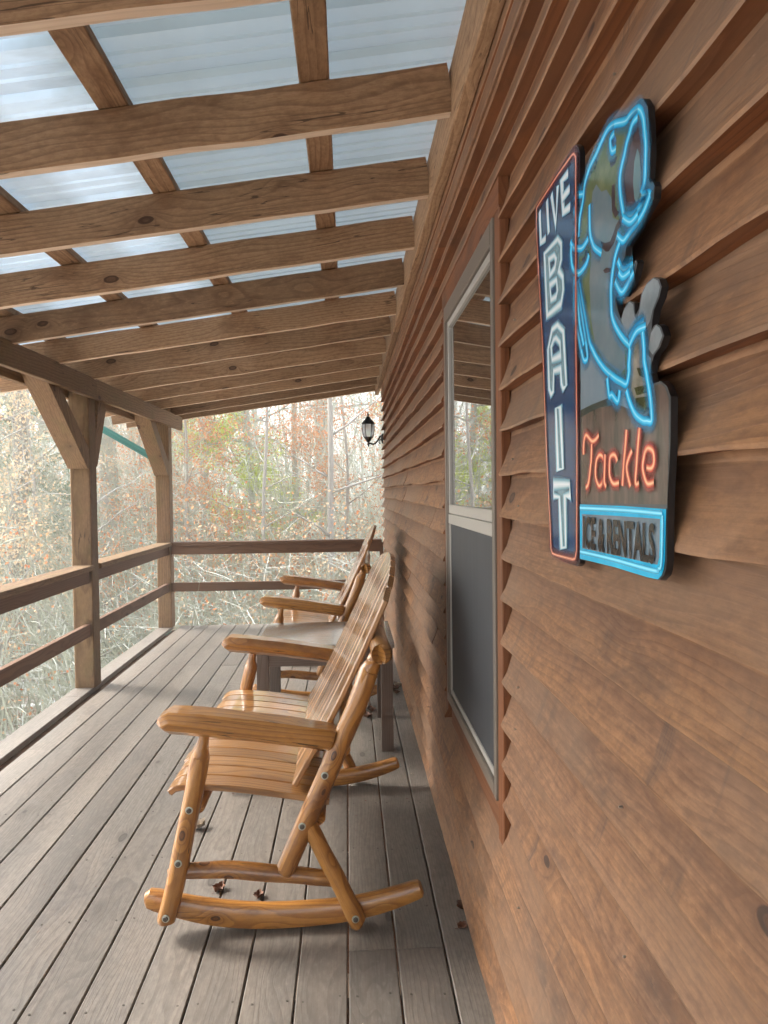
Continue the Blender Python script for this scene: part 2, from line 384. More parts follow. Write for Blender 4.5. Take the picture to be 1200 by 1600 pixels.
pl(bf, 'siding', [M['siding'], M['siding_fresh']], wall, ang=40, recalc=False)
# nails in the siding
nm = MB(); nm.smooth = True
for i in range(rows):
    for j in range(-2, 13):
        y = j*.61+.35+R.uniform(-.03, .03); z = .012+i*EXP+.03+R.uniform(-.006, .006)
        if WY0-.02 < y < WY1+.02 and z > .45: continue
        if R.random() < .3: nm.lathe((.3600, y, z), [(.0001, -.0012), (.0016, -.001), (.002, .004)], 7, 'x')
pl(nm, 'nail_heads', simple('weathered nail', (.32, .27, .22), .5, .5), wall, recalc=True)['kind'] = 'stuff'
cb = MB(); cb.smooth = False
cb.box(.3885, .3990, -2.62, WY0, -.9, 2.75); cb.box(.3885, .3990, WY1, 7.585, -.9, 2.75); cb.box(.3885, .3990, WY0, WY1, -.9, .50); cb.box(.3885, .3990, WY0, WY1, 2.15, 2.75)
cb.box(.40, 5.5, -2.6, 7.58, -.9, 3.1)
pl(cb, 'wall_core', M['siding_fresh'], wall)
tb = MB(); tb.smooth = False
tb.board((.3665, -2.6, .010), (.3665, 7.59, .010), .022, .02, wob=.0, n=10)
pl(tb, 'base_trim', M['siding'], wall)
tb = MB(); tb.smooth = False
for a, b in ((-2.6, 1.0), (1.002, 4.9), (4.902, 8.1)):
    tb.board((.336, a, 2.497), (.336, b, 2.497), .038, .19, n=12, wob=.004)
pl(tb, 'ledger_board', M['lumber'], wall)
tb = MB(); tb.smooth = False
for a, b in ((-2.6, 2.2), (2.202, 7.6)):
    tb.board((.3665, a, 2.365), (.3665, b, 2.365), .020, .10, n=14, wob=.004)
    tb.board((.3725, a, 2.318), (.3725, b, 2.318), .014, .035, n=14, wob=.004)
pl(tb, 'frieze_board', M['siding'], wall)
# window
Y0, Y1, Z0, Z1 = 1.762, 2.650, .590, 2.000
cs = MB(); cs.smooth = False
cs.box(.358, .3805, WY0+.004, Y0-.003, WZ0-.03, Z1+.002)           # near side casing
cs.box(.358, .3805, Y1+.003, WY1-.004, WZ0+.02, Z1+.002)
cs.box(.356, .3805, WY0+.004, WY1-.004, Z1+.004, WZ1-.004)
cs.box(.370, .3805, Y0-.003, Y1+.003, WZ0-.03, .572)
wf = MB(); wf.smooth = False
wf.box(.353, .378, Y0, Y0+.030, Z0, Z1); wf.box(.353, .378, Y1-.030, Y1, Z0, Z1)
wf.box(.3525, .378, Y0+.030, Y1-.030, Z1-.056, Z1-.0005); wf.box(.3525, .378, Y0+.030, Y1-.030, Z0+.0005, Z0+.032)
wf.box(.3565, .378, Y0+.030, Y0+.045, Z0+.032, Z1-.056); wf.box(.3565, .378, Y1-.045, Y1-.030, Z0+.032, Z1-.056)
wo = pl(wf, 'window', M['vinyl'], wall)
def wsub(mbx, nm_, mt):
    o = mbx.build(nm_, mt, wo); o.data.transform(wall.matrix_basis.inverted()); return o
wsub(cs, 'casing', M['siding_fresh'])
ss = MB(); ss.smooth = False
ss.box(.360, .376, Y0+.045, Y1-.045, 1.268, 1.300); ss.box(.3585, .376, Y0+.045, Y1-.045, 1.232, 1.267)
ss.box(.360, .376, Y0+.045, Y0+.060, 1.300, 1.943); ss.box(.360, .376, Y1-.060, Y1-.045, 1.300, 1.943); ss.box(.360, .376, Y0+.060, Y1-.060, 1.921, 1.943)
ss.box(.3605, .376, Y0+.045, Y0+.057, .623, 1.232); ss.box(.3605, .376, Y1-.057, Y1-.045, .623, 1.232); ss.box(.3605, .376, Y0+.057, Y1-.057, .623, .640)
wsub(ss, 'sash', M['vinyl_white'])
gl = MB(); gl.smooth = False; gl.box(.369, .373, Y0+.060, Y1-.060, 1.300, 1.921, ch=.0001); wsub(gl, 'pane', M['glass'])
gs_ = MB(); gs_.smooth = False; gs_.box(.3655, .368, Y0+.057, Y1-.057, .640, 1.232, ch=.0001); wsub(gs_, 'insect_screen', M['screen'])

# ------------------------------------------------------------------ porch roof
roof = thing('porch_roof', 'lean-to porch roof of rough rafters and purlins under bright metal sheeting', 'roof', (-1, 3, 2.3))
SL = .146
def zr(x): return 2.45-SL*(.31-x)        # underside of the rafters
ry = [1.555-.605*4, 1.555-.605*3, 1.555-.605*2, 1.555-.605, 1.555, 2.165, 2.76, 3.345, 3.955, 4.59, 5.19, 5.85, 6.44, 7.04, 7.60, 8.09]
for y in ry:
    m = MB(); m.smooth = False; dz = R.uniform(-.006, .006)
    a = Vector((.3165, y+.019, zr(.3165)+.0705)); b = Vector((-2.38, y+.019+R.uniform(-.01, .01), zr(-2.38)+.0705+dz))
    m.board(a, b, .040, .141, n=14, ch=.003, wob=.006)
    m.m = [1 if (len(f) == 4 and all(i_ % 8 in (0, 1) for i_ in f)) else 0 for f in m.f]  # underside faces take the brightened tone
    pl(m, 'rafter', [M['lumber'], M['lumber_underlit']], roof)
for xr in (-.082, -.655, -1.215, -1.78, -2.30):
    m = MB(); m.smooth = False
    zz = zr(xr)+.143+.020
    for a, b in ((-2.6, 1.57), (1.572, 5.2), (5.202, 8.3)):
        m.board((xr, a, zz), (xr, b, zz), .088, .038, up=(-SL, 0, 1), n=10, wob=.003)
    pl(m, 'purlin', M['lumber'], roof)
m = MB(); m.smooth = True
P = .2286; prof = [(0, 0), (.010, .002), (.020, .026), (.045, .026), (.055, .002), (.065, 0), (.105, 0), (.109, .008), (.121, .008), (.125, 0), (.165, 0), (.169, .008), (.181, .008), (.185, 0)]
ys = []; y = -2.7
while y < 8.45:
    for (a, h) in prof: ys.append((y+a, h))
    y += P
vs = []; fs = []
xs = [.34, -.08, -.65, -1.21, -1.78, -2.46]
for (yy, h) in ys:
    for xx in xs: vs.append((xx, yy, zr(xx)+.143+.041+h+.0015*noise.noise(Vector((xx*3, yy*2, 0)))))
k = len(xs)
for i in range(len(ys)-1):
    for j in range(k-1): fs.append((i*k+j, i*k+j+1, (i+1)*k+j+1, (i+1)*k+j))
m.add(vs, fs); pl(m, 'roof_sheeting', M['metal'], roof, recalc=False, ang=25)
m = MB(); m.smooth = False
for y in ry[3:9]: m.box(.285, .3155, y+.045+.06, y+.06+.075, zr(.3)+.10, zr(.3)+.138)
pl(m, 'roof_clips', M['black_metal'], roof)
for (xc, nm_) in ((-1.760, 'i'), (-1.940, 'o')):
    for a, b in ((-2.6, 1.6), (1.602, 5.262), (5.265, 7.93)):
        m = MB(); m.smooth = False
        m.board((xc, a, 2.088), (xc, b, 2.088), .038, .139, n=8, wob=.003)
        pl(m, 'eave_beam', M['post'], roof)
# downspout, from the eave to the back of the corner post
ds = thing('downspout', 'green downspout slanting from the eave to the corner post', 'downspout', (-1.9, 7.7, 0))
m = MB(); m.smooth = False
pth = [(-2.50, 7.72, 2.02), (-2.44, 7.72, 1.985), (-1.96, 7.72, 1.70), (-1.90, 7.72, 1.64), (-1.89, 7.72, -.5)]
sec = []
for q in range(4):
    ang0 = q*math.pi/2
    for (u, v) in ((-.034, -.026), (-.012, -.026), (-.008, -.022), (.008, -.022), (.012, -.026)) if q % 2 == 0 else ((.034, -.026), (.034, .026)): sec.append((u, v) if q < 2 else (-u, -v))
m.sweep(pth, [(-.034, -.026), (-.014, -.026), (-.010, -.021), (.010, -.021), (.014, -.026), (.034, -.026), (.034, .026), (.014, .026), (.010, .021), (-.010, .021), (-.014, .026), (-.034, .026)], up=(0, 1, 0))
pl(m, 'pipe', M['green'], ds)

# ------------------------------------------------------------------ posts with braces
def post(y0, label, far_brace):
    t = thing('porch_post', label, 'post', (-1.85, y0+.07, 0), 0, 'square timber posts with braces under the eave beam')
    m = MB(); m.smooth = False
    m.board((-1.85, y0+.07, .001), (-1.85, y0+.07, 2.24), .137, .138, up=(0, 1, 0), ch=.006, n=6)
    pl(m, 'shaft', M['post'], t)
    def brace(sgn):
        m = MB(); m.smooth = False
        yb = y0+(.0 if sgn < 0 else .139)
        # mitred brace: profile in the y,z plane, extruded across x
        d = .115; L = .46
        pr = [(yb, 1.50), (yb, 1.50+.19), (yb+sgn*(L), 2.012+.0), (yb+sgn*(L), 2.018), (yb+sgn*(L+.12), 2.018), (yb+sgn*(L+.12), 1.998), (yb+sgn*.02, 1.50)]
        pr = [(yb-.002, 1.53), (yb-.002, 1.665), (yb-.47, 2.01), (yb-.53, 2.155), (yb-.74, 2.155), (yb-.74, 2.07), (yb-.035, 1.53)] if sgn < 0 else [(yb+.002, 1.55), (yb+.002, 1.76), (yb+.12, 2.155), (yb+.33, 2.155), (yb+.022, 1.55)]
        x0, x1 = -1.9175, -1.7825
        vs = [(x0, a, b) for a, b in pr]+[(x1, a, b) for a, b in pr]; n = len(pr)
        fs = [tuple(range(n)), tuple(reversed(range(n, 2*n)))]+[(i, (i+1) % n, n+(i+1) % n, n+i) for i in range(n)]
        go = R.uniform(-50, 50)
        dd = Vector((0, sgn*.58, .81)); pp = Vector((0, -.81, sgn*.58))
        gs = [(Vector(v).dot(dd)+go, v[0]+go, Vector(v).dot(pp)+go) for v in vs]
        m.add(vs, fs, gs); pl(m, 'brace', M['post'], t)
    brace(-1)
    if far_brace: brace(1)
    return t
post(5.20, 'nearer square timber post in view, braces running both ways up to the beam', True)
post(7.47, 'corner post at the far end of the deck, where side and end railings meet', False)
post(1.35, 'square timber post close beside the viewer, outside the picture on the left', True)
# ------------------------------------------------------------------ railings
def rail(p, q, label, inner):
    """p,q: ends on the centre line; inner: unit vector to the porch side"""
    p, q = Vector(p), Vector(q); t = thing('porch_railing', label, 'railing', ((p+q)/2).to_tuple()[:2]+(0,))
    iv = Vector(inner)
    for nm_, z, w_, h_, off in (('top_rail', .842, .140, .036, .018), ('under_rail', .778, .038, .088, .030), ('lower_rail', .405, .038, .088, .030)):
        m = MB(); m.smooth = False
        e = iv*off+Vector((0, 0, z))
        m.board(p+e, q+e, w_, h_, n=6, wob=.002); pl(m, nm_, M['post'] if nm_ == 'top_rail' and abs(inner[1]) < .5 else M['rail'], t)  # lower and end rails carry the painted backlit shade
    return t
rail((-1.85, 1.49, 0), (-1.85, 5.198, 0), 'side railing nearest the viewer, running out of the picture on the left', (1, 0, 0))
rail((-1.85, 5.34, 0), (-1.85, 7.468, 0), 'side railing between the two visible posts', (1, 0, 0))
er = rail((-1.78, 7.54, 0), (.34, 7.54, 0), 'end railing across the far end of the porch from the corner post to the wall', (0, -1, 0))
m = MB(); m.smooth = False; m.box(.322, .358, 7.50, 7.58, .001, .823); pl(m, 'end_post', M['rail'], er)
rail((-1.85, -2.5, 0), (-1.85, 1.35, 0), 'side railing behind the viewer, outside the picture', (1, 0, 0))

# ------------------------------------------------------------------ rocking chairs
def bez(pts, n=5):
    P = [Vector(p) for p in pts]; o = []
    for i in range(len(P)-1):
        p0, p1, p2, p3 = P[max(i-1, 0)], P[i], P[i+1], P[min(i+2, len(P)-1)]
        for k in range(n):
            t = k/n; o.append(.5*((2*p1)+(-p0+p2)*t+(2*p0-5*p1+4*p2-p3)*t*t+(-p0+3*p1-3*p2+p3)*t**3))
    o.append(P[-1]); return o
def chair(label, x0, yc, rz=0):
    t = thing('rocking_chair', label, 'rocking chair', (0, 0, 0), 0, 'wide log rocking chairs against the wall')
    PY, RY, AY = .575, .535, .565
    S = lambda m_, n_, mt: m_.build(n_, mt, t)
    for s in (-1, 1):
        py = s*PY
        m = MB(); m.log([(-.566, py, .055), (-.50, py, .33), (-.453, py, .555), (-.447, py, .59), (-.440, py, .635)], [.030, .031, .030, .019, .017], sub=5, rnd=.02, ends=.007); S(m, 'front_post', M['log'])
        m = MB(); m.log([(-.205, py, .200), (-.06, py, .52), (.058, py, .800), (.072, py, .832), (.085, py, .862)], [.031, .033, .032, .024, .018], sub=5, rnd=.02, ends=.007); S(m, 'back_post', M['log'])
        m = MB(); m.log([(-.135, py, .338), (.022, py, .022)], [.027, .028], sub=8, rnd=.03, ends=.006); S(m, 'rear_brace', M['log'])
        m = MB(); m.log([(-.545, s*(PY-.012), .208), (-.300, s*(PY-.012), .190), (-.060, s*(PY-.012), .166)], [.026, .028, .025], sub=5, rnd=.03, ends=.006); S(m, 'side_stretcher', M['log'])
        # rocker: curved split log
        top = bez([(-.625, 0, .138), (-.45, 0, .098), (-.27, 0, .078), (-.05, 0, .082), (.08, 0, .101), (.20, 0, .130)])
        bot = bez([(-.628, 0, .078), (-.45, 0, .022), (-.27, 0, .001), (-.05, 0, .010), (.10, 0, .038), (.222, 0, .082)])
        cen = [Vector(((a.x+b.x)/2, s*RY, (a.z+b.z)/2)) for a, b in zip(top, bot)]; hh = [(a-b).length/2 for a, b in zip(top, bot)]
        sec = [(.024, -.55), (.020, -.85), (.008, -1), (-.008, -1), (-.020, -.85), (-.024, -.55), (-.026, 0), (-.023, .6), (-.016, .88), (-.006, 1), (.006, 1), (.016, .88), (.023, .6), (.026, 0)]
        m = MB()
        sc = [(1, h) for h in hh]; sc[0] = (.6, hh[0]*.55); sc[-1] = (.7, hh[-1]*.45)
        cen2 = [cen[0]-Vector((.012, 0, 0))]+cen+[cen[-1]+Vector((.006, 0, .002))]; sc = [(.55, hh[0]*.5), (.9, hh[0]*.92)]+[(1, h) for h in hh[1:-1]]+[(1, hh[-1]*.9), (.7, hh[-1]*.55)]
        m.sweep(cen2, sec, scale=sc)
        for i in range(len(m.g)): v = m.v[i]; m.g[i] = (v[0]+s*7+x0, v[1]*1.0+3, v[2]+4)
        S(m, 'rocker', M['log'])
        # arm: log with flattened top, pitched down to the back
        m = MB()
        aw = .056
        sec = [(aw*.80, .024), (aw*.70, .031), (-aw*.70, .031), (-aw*.80, .024), (-aw*.98, .002), (-aw*.86, -.022), (-aw*.45, -.038), (0, -.042), (aw*.45, -.038), (aw*.86, -.022), (aw*.98, .002)]
        pts = [Vector((-.566, s*AY, .656)), Vector((-.560, s*AY, .662)), Vector((-.540, s*AY, .670)), Vector((-.45, s*AY, .661)), Vector((-.30, s*AY, .642)), Vector((-.15, s*AY, .618)), Vector((-.062, s*AY, .603)), Vector((-.052, s*AY, .600))]
        m.sweep(pts, sec, scale=[(.75, .55), (.9, .8), (1, 1), (1.02, 1.03), (1, 1), (.97, .98), (.96, .98), (.85, .85)]); S(m, 'arm', M['log'])
        for (bx_, bz_) in ((-.4845, .405), (-.520, .245), (-.560, .080), (-.080, .497), (-.150, .345), (.007, .055)):
            m = MB(); yy = s*(PY+.030)
            m.lathe((0, 0, 0), [(.0005, -.001*s), (.0115, -.0008*s), (.0115, .0015*s), (.0075, .002*s), (.0070, .0055*s), (.004, .0065*s), (.0005, .0062*s)], 14, 'y')
            m.m = [1 if max(math.hypot(m.v[q_][0], m.v[q_][2]) for q_ in f_) < .0078 else 0 for f_ in m.f]
            o = S(m, 'bolt', [M['bolt'], M['steel']]); o.location = (bx_, yy, bz_)
    # cross logs
    m = MB(); m.log([(.094, -.645, .868), (.094, 0, .872), (.094, .645, .868)], [.032, .034, .032], sub=6, rnd=.02); S(m, 'top_cross_log', M['log'])
    m = MB(); m.log([(-.470, -.57, .400), (-.470, .57, .400)], .026, sub=8); S(m, 'seat_rail', M['log'])
    m = MB(); m.log([(-.105, -.57, .350), (-.105, .57, .350)], .026, sub=8); S(m, 'seat_rail', M['log'])
    m = MB(); m.log([(-.02, -.57, .56), (-.02, .57, .56)], .020, sub=8); S(m, 'back_rail', M['log'])
    # seat slats, front to back
    NS = 13; W = 1.085/NS
    for i in range(NS):
        yy = -.5425+W*(i+.5); m = MB(); m.smooth = False; e = .02*(1-abs((i-(NS-1)/2)/(NS/2))**2)
        fx = -.555-R.uniform(-.004, .004)
        pts = bez([(fx-.004, yy, .432), (-.52, yy, .448), (-.38, yy, .440), (-.20, yy, .412), (-.070, yy, .388)], 3)
        h = .010; w2 = W/2-.0028
        m.sweep(pts, [(-w2+.003, -h), (w2-.003, -h), (w2, -h+.003), (w2, h-.003), (w2-.003, h), (-w2+.003, h), (-w2, h-.003), (-w2, -h+.003)]); S(m, 'seat_slat', M['slat'])
    # back slats, arched top
    NB = 12; W = 1.02/NB
    for i in range(NB):
        yy = -.51+W*(i+.5); m = MB(); m.smooth = False
        def hz(y): q = abs(y)/.51; return .605+.115*(1-q**2.2)
        d = Vector((.449, 0, .8935)); nrm = Vector((-.8935, 0, .449)); o = Vector((-.168, 0, .425))
        w2 = W/2-.0040; th = .019; L0 = 0
        ya, yb = yy-w2, yy+w2; n = 8; vs = []; gs = []; gx = (R.uniform(-50, 50), R.uniform(-50, 50), R.uniform(-50, 50))
        # slight fan: slats lean outward towards the top
        def pt(u, y, L, off): 
            p = o+d*L+nrm*off; return Vector((p.x, y*(1+.035*(L/.6)), p.z))
        curve = lambda L: .010*math.sin(math.pi*min(L/.65, 1))
        st = [(k/n) for k in range(n+1)]
        jo = R.uniform(-.0015, .0015); cc = .004
        prof8 = [(ya+cc, 0), (ya, cc), (ya, th-cc), (ya+cc, th), (yb-cc, th), (yb, th-cc), (yb, cc), (yb-cc, 0)]
        for f_ in st:
            for (y_, of) in prof8:
                L = (hz(y_)+.04)*f_; vs.append(pt(0, y_, L, of-curve(L)+jo)); gs.append((L+gx[0], y_+gx[1], of+gx[2]))
        fs = []
        for k in range(n):
            for j in range(8): fs.append((k*8+j, k*8+(j+1) % 8, (k+1)*8+(j+1) % 8, (k+1)*8+j))
        fs += [tuple(range(8)), tuple(range(n*8, n*8+8))]
        m.add(vs, fs, gs); S(m, 'back_slat', M['slat'])
    t.location = (x0, yc, 0); t.rotation_euler = (0, 0, rz)
    return t
ch1 = chair('honey coloured log rocking chair nearest the viewer, in front of the small table', 0, 2.80)
ch2 = copy_thing(ch1, (.028, 5.20, 0), rad(-1.2), 'log rocking chair beyond the small table, close to the end railing')

# ------------------------------------------------------------------ table
tb_ = thing('side_table', 'low grey brown wooden side table between the two rocking chairs', 'table', (-.125, 4.09, 0))
m = MB(); m.smooth = False
for k in range(3): m.board((-.484, 3.765+.118+k*.222, .552), (.232, 3.765+.118+k*.222, .552), .2212, .024, ch=.0015)
pl(m, 'table_top', M['table_top'], tb_)
for (x0, y0) in ((-.478, 3.772), (.160, 3.772), (-.474, 4.345), (.160, 4.345)):
    m = MB(); m.smooth = False; m.box(x0, x0+.062, y0, y0+.042, .001, .539); pl(m, 'leg', M['table'], tb_)
m = MB(); m.smooth = False
m.box(-.416, .160, 3.778, 3.800, .455, .539); m.box(-.416, .160, 4.360, 4.382, .455, .539)
m.box(-.470, -.448, 3.814, 4.345, .455, .539); m.box(.192, .214, 3.814, 4.345, .455, .539)
pl(m, 'apron', M['table'], tb_)

# ------------------------------------------------------------------ wall lantern
lt = thing('wall_lantern', 'black outdoor lantern on a curled arm at the far end of the wall', 'lamp', (.36, 7.30, 1.86))
C0 = (.213, 7.30, 1.79)
m = MB(); m.smooth = True
m.lathe(C0, [(.001, 0), (.006, .004), (.008, .018), (.012, .024), (.008, .032), (.010, .045), (.018, .052), (.030, .075), (.045, .092), (.047, .098), (.020, .099)], 12)
pl(m, 'lantern_base', M['black_metal'], lt)
m = MB(); m.smooth = False
m.lathe(C0, [(.064, .232), (.066, .226), (.062, .222), (.030, .222)], 6); m.lathe(C0, [(.066, .228), (.052, .250), (.034, .266), (.022, .285), (.010, .300), (.007, .306), (.011, .314), (.007, .322), (.003, .336), (.001, .352)], 6)
pl(m, 'lantern_roof', M['black_metal'], lt)
m = MB(); m.smooth = True
for k in range(6):
    a = math.pi/3*k; m.tube([(C0[0]+r_*math.cos(a), C0[1]+r_*math.sin(a), C0[2]+z_) for r_, z_ in ((.044, .095), (.055, .130), (.060, .170), (.060, .200), (.057, .226))], .0035, 5)
pl(m, 'cage', M['black_metal'], lt)
m = MB(); m.lathe(C0, [(.040, .096), (.051, .130), (.056, .170), (.056, .200), (.053, .224)], 6); m.smooth = False; pl(m, 'glass', M['lantern'], lt)
m = MB(); pth = [(C0[0], C0[1], C0[2]+.035)]+[Vector((C0[0]+.02+.095*t, 7.30, 1.79+.035-.018*math.sin(t*3.1)+.065*t*t)) for t in [i/9 for i in range(10)]]+[(.352, 7.30, 1.90)]
m.tube(bez(pth, 2), .0085, 8); m.tube([(.330, 7.30, 1.815), (.318, 7.30, 1.835), (.325, 7.30, 1.855), (.345, 7.30, 1.865)], .006, 8)
pl(m, 'arm', M['black_metal'], lt)
m = MB(); m.lathe((.350, 7.30, 1.87), [(.001, -.014), (.02, -.012), (.045, -.004), (.052, .006), (.052, .010)], 20, 'x'); pl(m, 'wall_plate', M['black_metal'], lt)

# ------------------------------------------------------------------ bait sign
PANEL_L = [(1.315,1.847),(1.302,1.853),(1.19,1.855),(1.096,1.859),(1.081,1.856),(1.069,1.847),(1.063,1.835),(1.066,1.596),(1.067,1.25),(1.072,1.239),(1.084,1.234),(1.148,1.234),(1.202,1.237),(1.221,1.24),(1.228,1.252),(1.266,1.576),(1.307,1.81)]
PANEL_P = [(1.068,1.246),(1.066,1.327),(1.066,1.503),(1.084,1.657),(1.102,1.674),(1.114,1.704),(1.117,1.724),(1.104,1.728),(1.089,1.728),(1.091,1.763),(1.091,1.786),(1.076,1.785),(1.055,1.778),(1.045,1.782),(1.033,1.803),(0.999,1.816),(0.964,1.816),(0.931,1.816),(0.901,1.807),(0.874,1.796),(0.856,1.796),(0.846,1.798),(0.835,1.793),(0.822,1.777),(0.819,1.754),(0.817,1.724),(0.821,1.697),(0.816,1.69),(0.809,1.689),(0.804,1.682),(0.806,1.669),(0.825,1.662),(0.851,1.651),(0.887,1.644),(0.89,1.633),(0.9,1.627),(0.89,1.62),(0.873,1.616),(0.857,1.618),(0.852,1.614),(0.857,1.606),(0.862,1.599),(0.876,1.59),(0.896,1.585),(0.915,1.595),(0.922,1.589),(0.915,1.574),(0.905,1.56),(0.896,1.569),(0.886,1.575),(0.876,1.575),(0.862,1.569),(0.858,1.554),(0.849,1.558),(0.841,1.574),(0.826,1.582),(0.816,1.583),(0.806,1.583),(0.792,1.577),(0.786,1.567),(0.792,1.557),(0.806,1.547),(0.811,1.536),(0.813,1.526),(0.806,1.53),(0.799,1.53),(0.788,1.525),(0.78,1.513),(0.79,1.503),(0.806,1.497),(0.813,1.489),(0.816,1.479),(0.81,1.466),(0.788,1.466),(0.774,1.459),(0.764,1.446),(0.765,1.395),(0.772,1.334),(0.774,1.272),(0.777,1.261),(0.781,1.255),(0.794,1.248),(0.822,1.247),(0.927,1.248)]
WHITE = [[(1.248,1.75),(1.169,1.748),(1.151,1.734),(1.151,1.71),(1.165,1.697),(1.143,1.68),(1.141,1.66),(1.153,1.642),(1.233,1.642),(1.248,1.75)],[(1.221,1.732),(1.189,1.729),(1.179,1.719),(1.186,1.708),(1.215,1.704),(1.221,1.732)],[(1.216,1.688),(1.177,1.686),(1.172,1.668),(1.18,1.66),(1.209,1.662),(1.216,1.688)],[(1.212,1.507),(1.223,1.518),(1.229,1.584),(1.204,1.612),(1.173,1.613),(1.142,1.596),(1.127,1.51),(1.144,1.507),(1.152,1.516),(1.157,1.541),(1.196,1.543),(1.2,1.51),(1.212,1.507)],[(1.205,1.563),(1.21,1.585),(1.195,1.594),(1.181,1.594),(1.16,1.582),(1.156,1.561),(1.205,1.563)],[(1.184,1.481),(1.161,1.48),(1.147,1.382),(1.174,1.381),(1.184,1.481)],[(1.2,1.357),(1.112,1.357),(1.11,1.339),(1.138,1.339),(1.134,1.259),(1.156,1.256),(1.167,1.337),(1.198,1.338),(1.2,1.357)]]
LIVE = [[(1.279,1.833),(1.272,1.777),(1.241,1.774)],[(1.232,1.834),(1.222,1.775)],[(1.205,1.833),(1.181,1.775),(1.169,1.832)],[(1.113,1.828),(1.147,1.83),(1.139,1.779),(1.104,1.774)],[(1.142,1.802),(1.106,1.802)]]
ORANGE = [[(1.298,1.846),(1.268,1.847),(1.172,1.848),(1.093,1.846),(1.083,1.843),(1.075,1.835),(1.075,1.812),(1.078,1.561),(1.075,1.42),(1.079,1.258),(1.087,1.245),(1.099,1.243),(1.187,1.242),(1.209,1.243),(1.217,1.249),(1.223,1.295),(1.241,1.404),(1.263,1.598),(1.284,1.713),(1.299,1.807),(1.298,1.846)]]
RED = [[(1.044,1.399),(1.044,1.413),(1.04,1.422),(1.031,1.426),(1.009,1.416),(0.993,1.417),(0.98,1.422)],[(1.009,1.412),(1.011,1.395),(1.013,1.384),(1.022,1.36),(1.03,1.353),(1.036,1.352)],[(0.958,1.386),(0.967,1.393),(0.978,1.395),(0.988,1.39),(0.992,1.383),(0.994,1.373),(0.992,1.364),(0.981,1.354),(0.97,1.356),(0.961,1.365)],[(0.956,1.395),(0.957,1.382),(0.959,1.367),(0.959,1.358),(0.952,1.352)],[(0.912,1.384),(0.917,1.39),(0.925,1.393),(0.936,1.391),(0.939,1.385),(0.94,1.374),(0.938,1.365),(0.926,1.356),(0.906,1.357)],[(0.881,1.421),(0.885,1.401),(0.89,1.38),(0.895,1.353)],[(0.864,1.395),(0.881,1.376),(0.869,1.352)],[(0.841,1.42),(0.846,1.398),(0.85,1.378),(0.853,1.356),(0.843,1.356)],[(0.821,1.373),(0.808,1.372),(0.801,1.378),(0.803,1.39),(0.816,1.395),(0.825,1.391),(0.829,1.384),(0.832,1.375),(0.829,1.366),(0.819,1.355),(0.801,1.356)]]
BLUE = [[(1.067,1.716),(1.062,1.739),(1.047,1.76),(1.038,1.78),(1.017,1.794),(0.988,1.801),(0.966,1.808),(0.944,1.812),(0.919,1.806),(0.886,1.793),(0.869,1.792),(0.846,1.787),(0.833,1.772),(0.828,1.753),(0.825,1.737),(0.826,1.717),(0.828,1.698),(0.838,1.687)],[(0.848,1.779),(0.863,1.779),(0.872,1.772),(0.882,1.764),(0.889,1.754),(0.899,1.743),(0.904,1.73),(0.901,1.708),(0.89,1.682),(0.877,1.676),(0.861,1.672),(0.846,1.673),(0.833,1.674),(0.814,1.677),(0.838,1.685)],[(0.814,1.676),(0.828,1.666),(0.846,1.66),(0.867,1.657),(0.881,1.654),(0.895,1.653),(0.914,1.666)],[(0.895,1.681),(0.871,1.667),(0.848,1.668)],[(0.905,1.654),(0.92,1.642),(0.93,1.624),(0.935,1.608),(0.935,1.59),(0.933,1.573),(0.924,1.559),(0.909,1.545),(0.89,1.531),(0.874,1.521),(0.874,1.51),(0.876,1.499),(0.876,1.489),(0.884,1.477),(0.901,1.482),(0.925,1.491),(0.959,1.507),(0.988,1.526),(1.006,1.541),(1.021,1.556),(1.035,1.585),(1.048,1.613),(1.068,1.654)],[(1.017,1.744),(1.017,1.722),(1.015,1.703),(1.007,1.689),(0.997,1.678),(0.97,1.662)],[(0.922,1.796),(0.936,1.794),(0.931,1.778),(0.916,1.774)],[(1.046,1.77),(1.08,1.78),(1.076,1.769),(1.085,1.761),(1.076,1.743),(1.081,1.733),(1.077,1.72)],[(1.105,1.722),(1.092,1.71),(1.068,1.7),(1.047,1.695),(1.023,1.699)],[(1.02,1.676),(1.034,1.666),(1.067,1.664),(1.093,1.679),(1.102,1.7),(1.101,1.714)],[(0.911,1.634),(0.896,1.618),(0.877,1.614),(0.862,1.614)],[(0.92,1.611),(0.9,1.592),(0.884,1.594),(0.874,1.599),(0.86,1.605)],[(0.908,1.619),(0.894,1.609),(0.871,1.609)],[(0.874,1.529),(0.864,1.534),(0.852,1.538),(0.83,1.54)],[(0.874,1.521),(0.86,1.53),(0.847,1.534),(0.825,1.533)],[(0.834,1.529),(0.83,1.509),(0.829,1.495),(0.821,1.475),(0.813,1.452),(0.81,1.437),(0.81,1.425),(0.822,1.426),(0.835,1.428),(0.857,1.438),(0.874,1.455),(0.883,1.469)],[(1.084,1.665),(1.084,1.609),(1.064,1.567),(1.047,1.538),(1.036,1.532),(1.028,1.538),(1.041,1.573),(1.072,1.646)],[(1.075,1.654),(1.064,1.596),(1.044,1.555)],[(0.949,1.494),(0.942,1.471),(0.932,1.47),(0.912,1.459),(0.905,1.472)]]
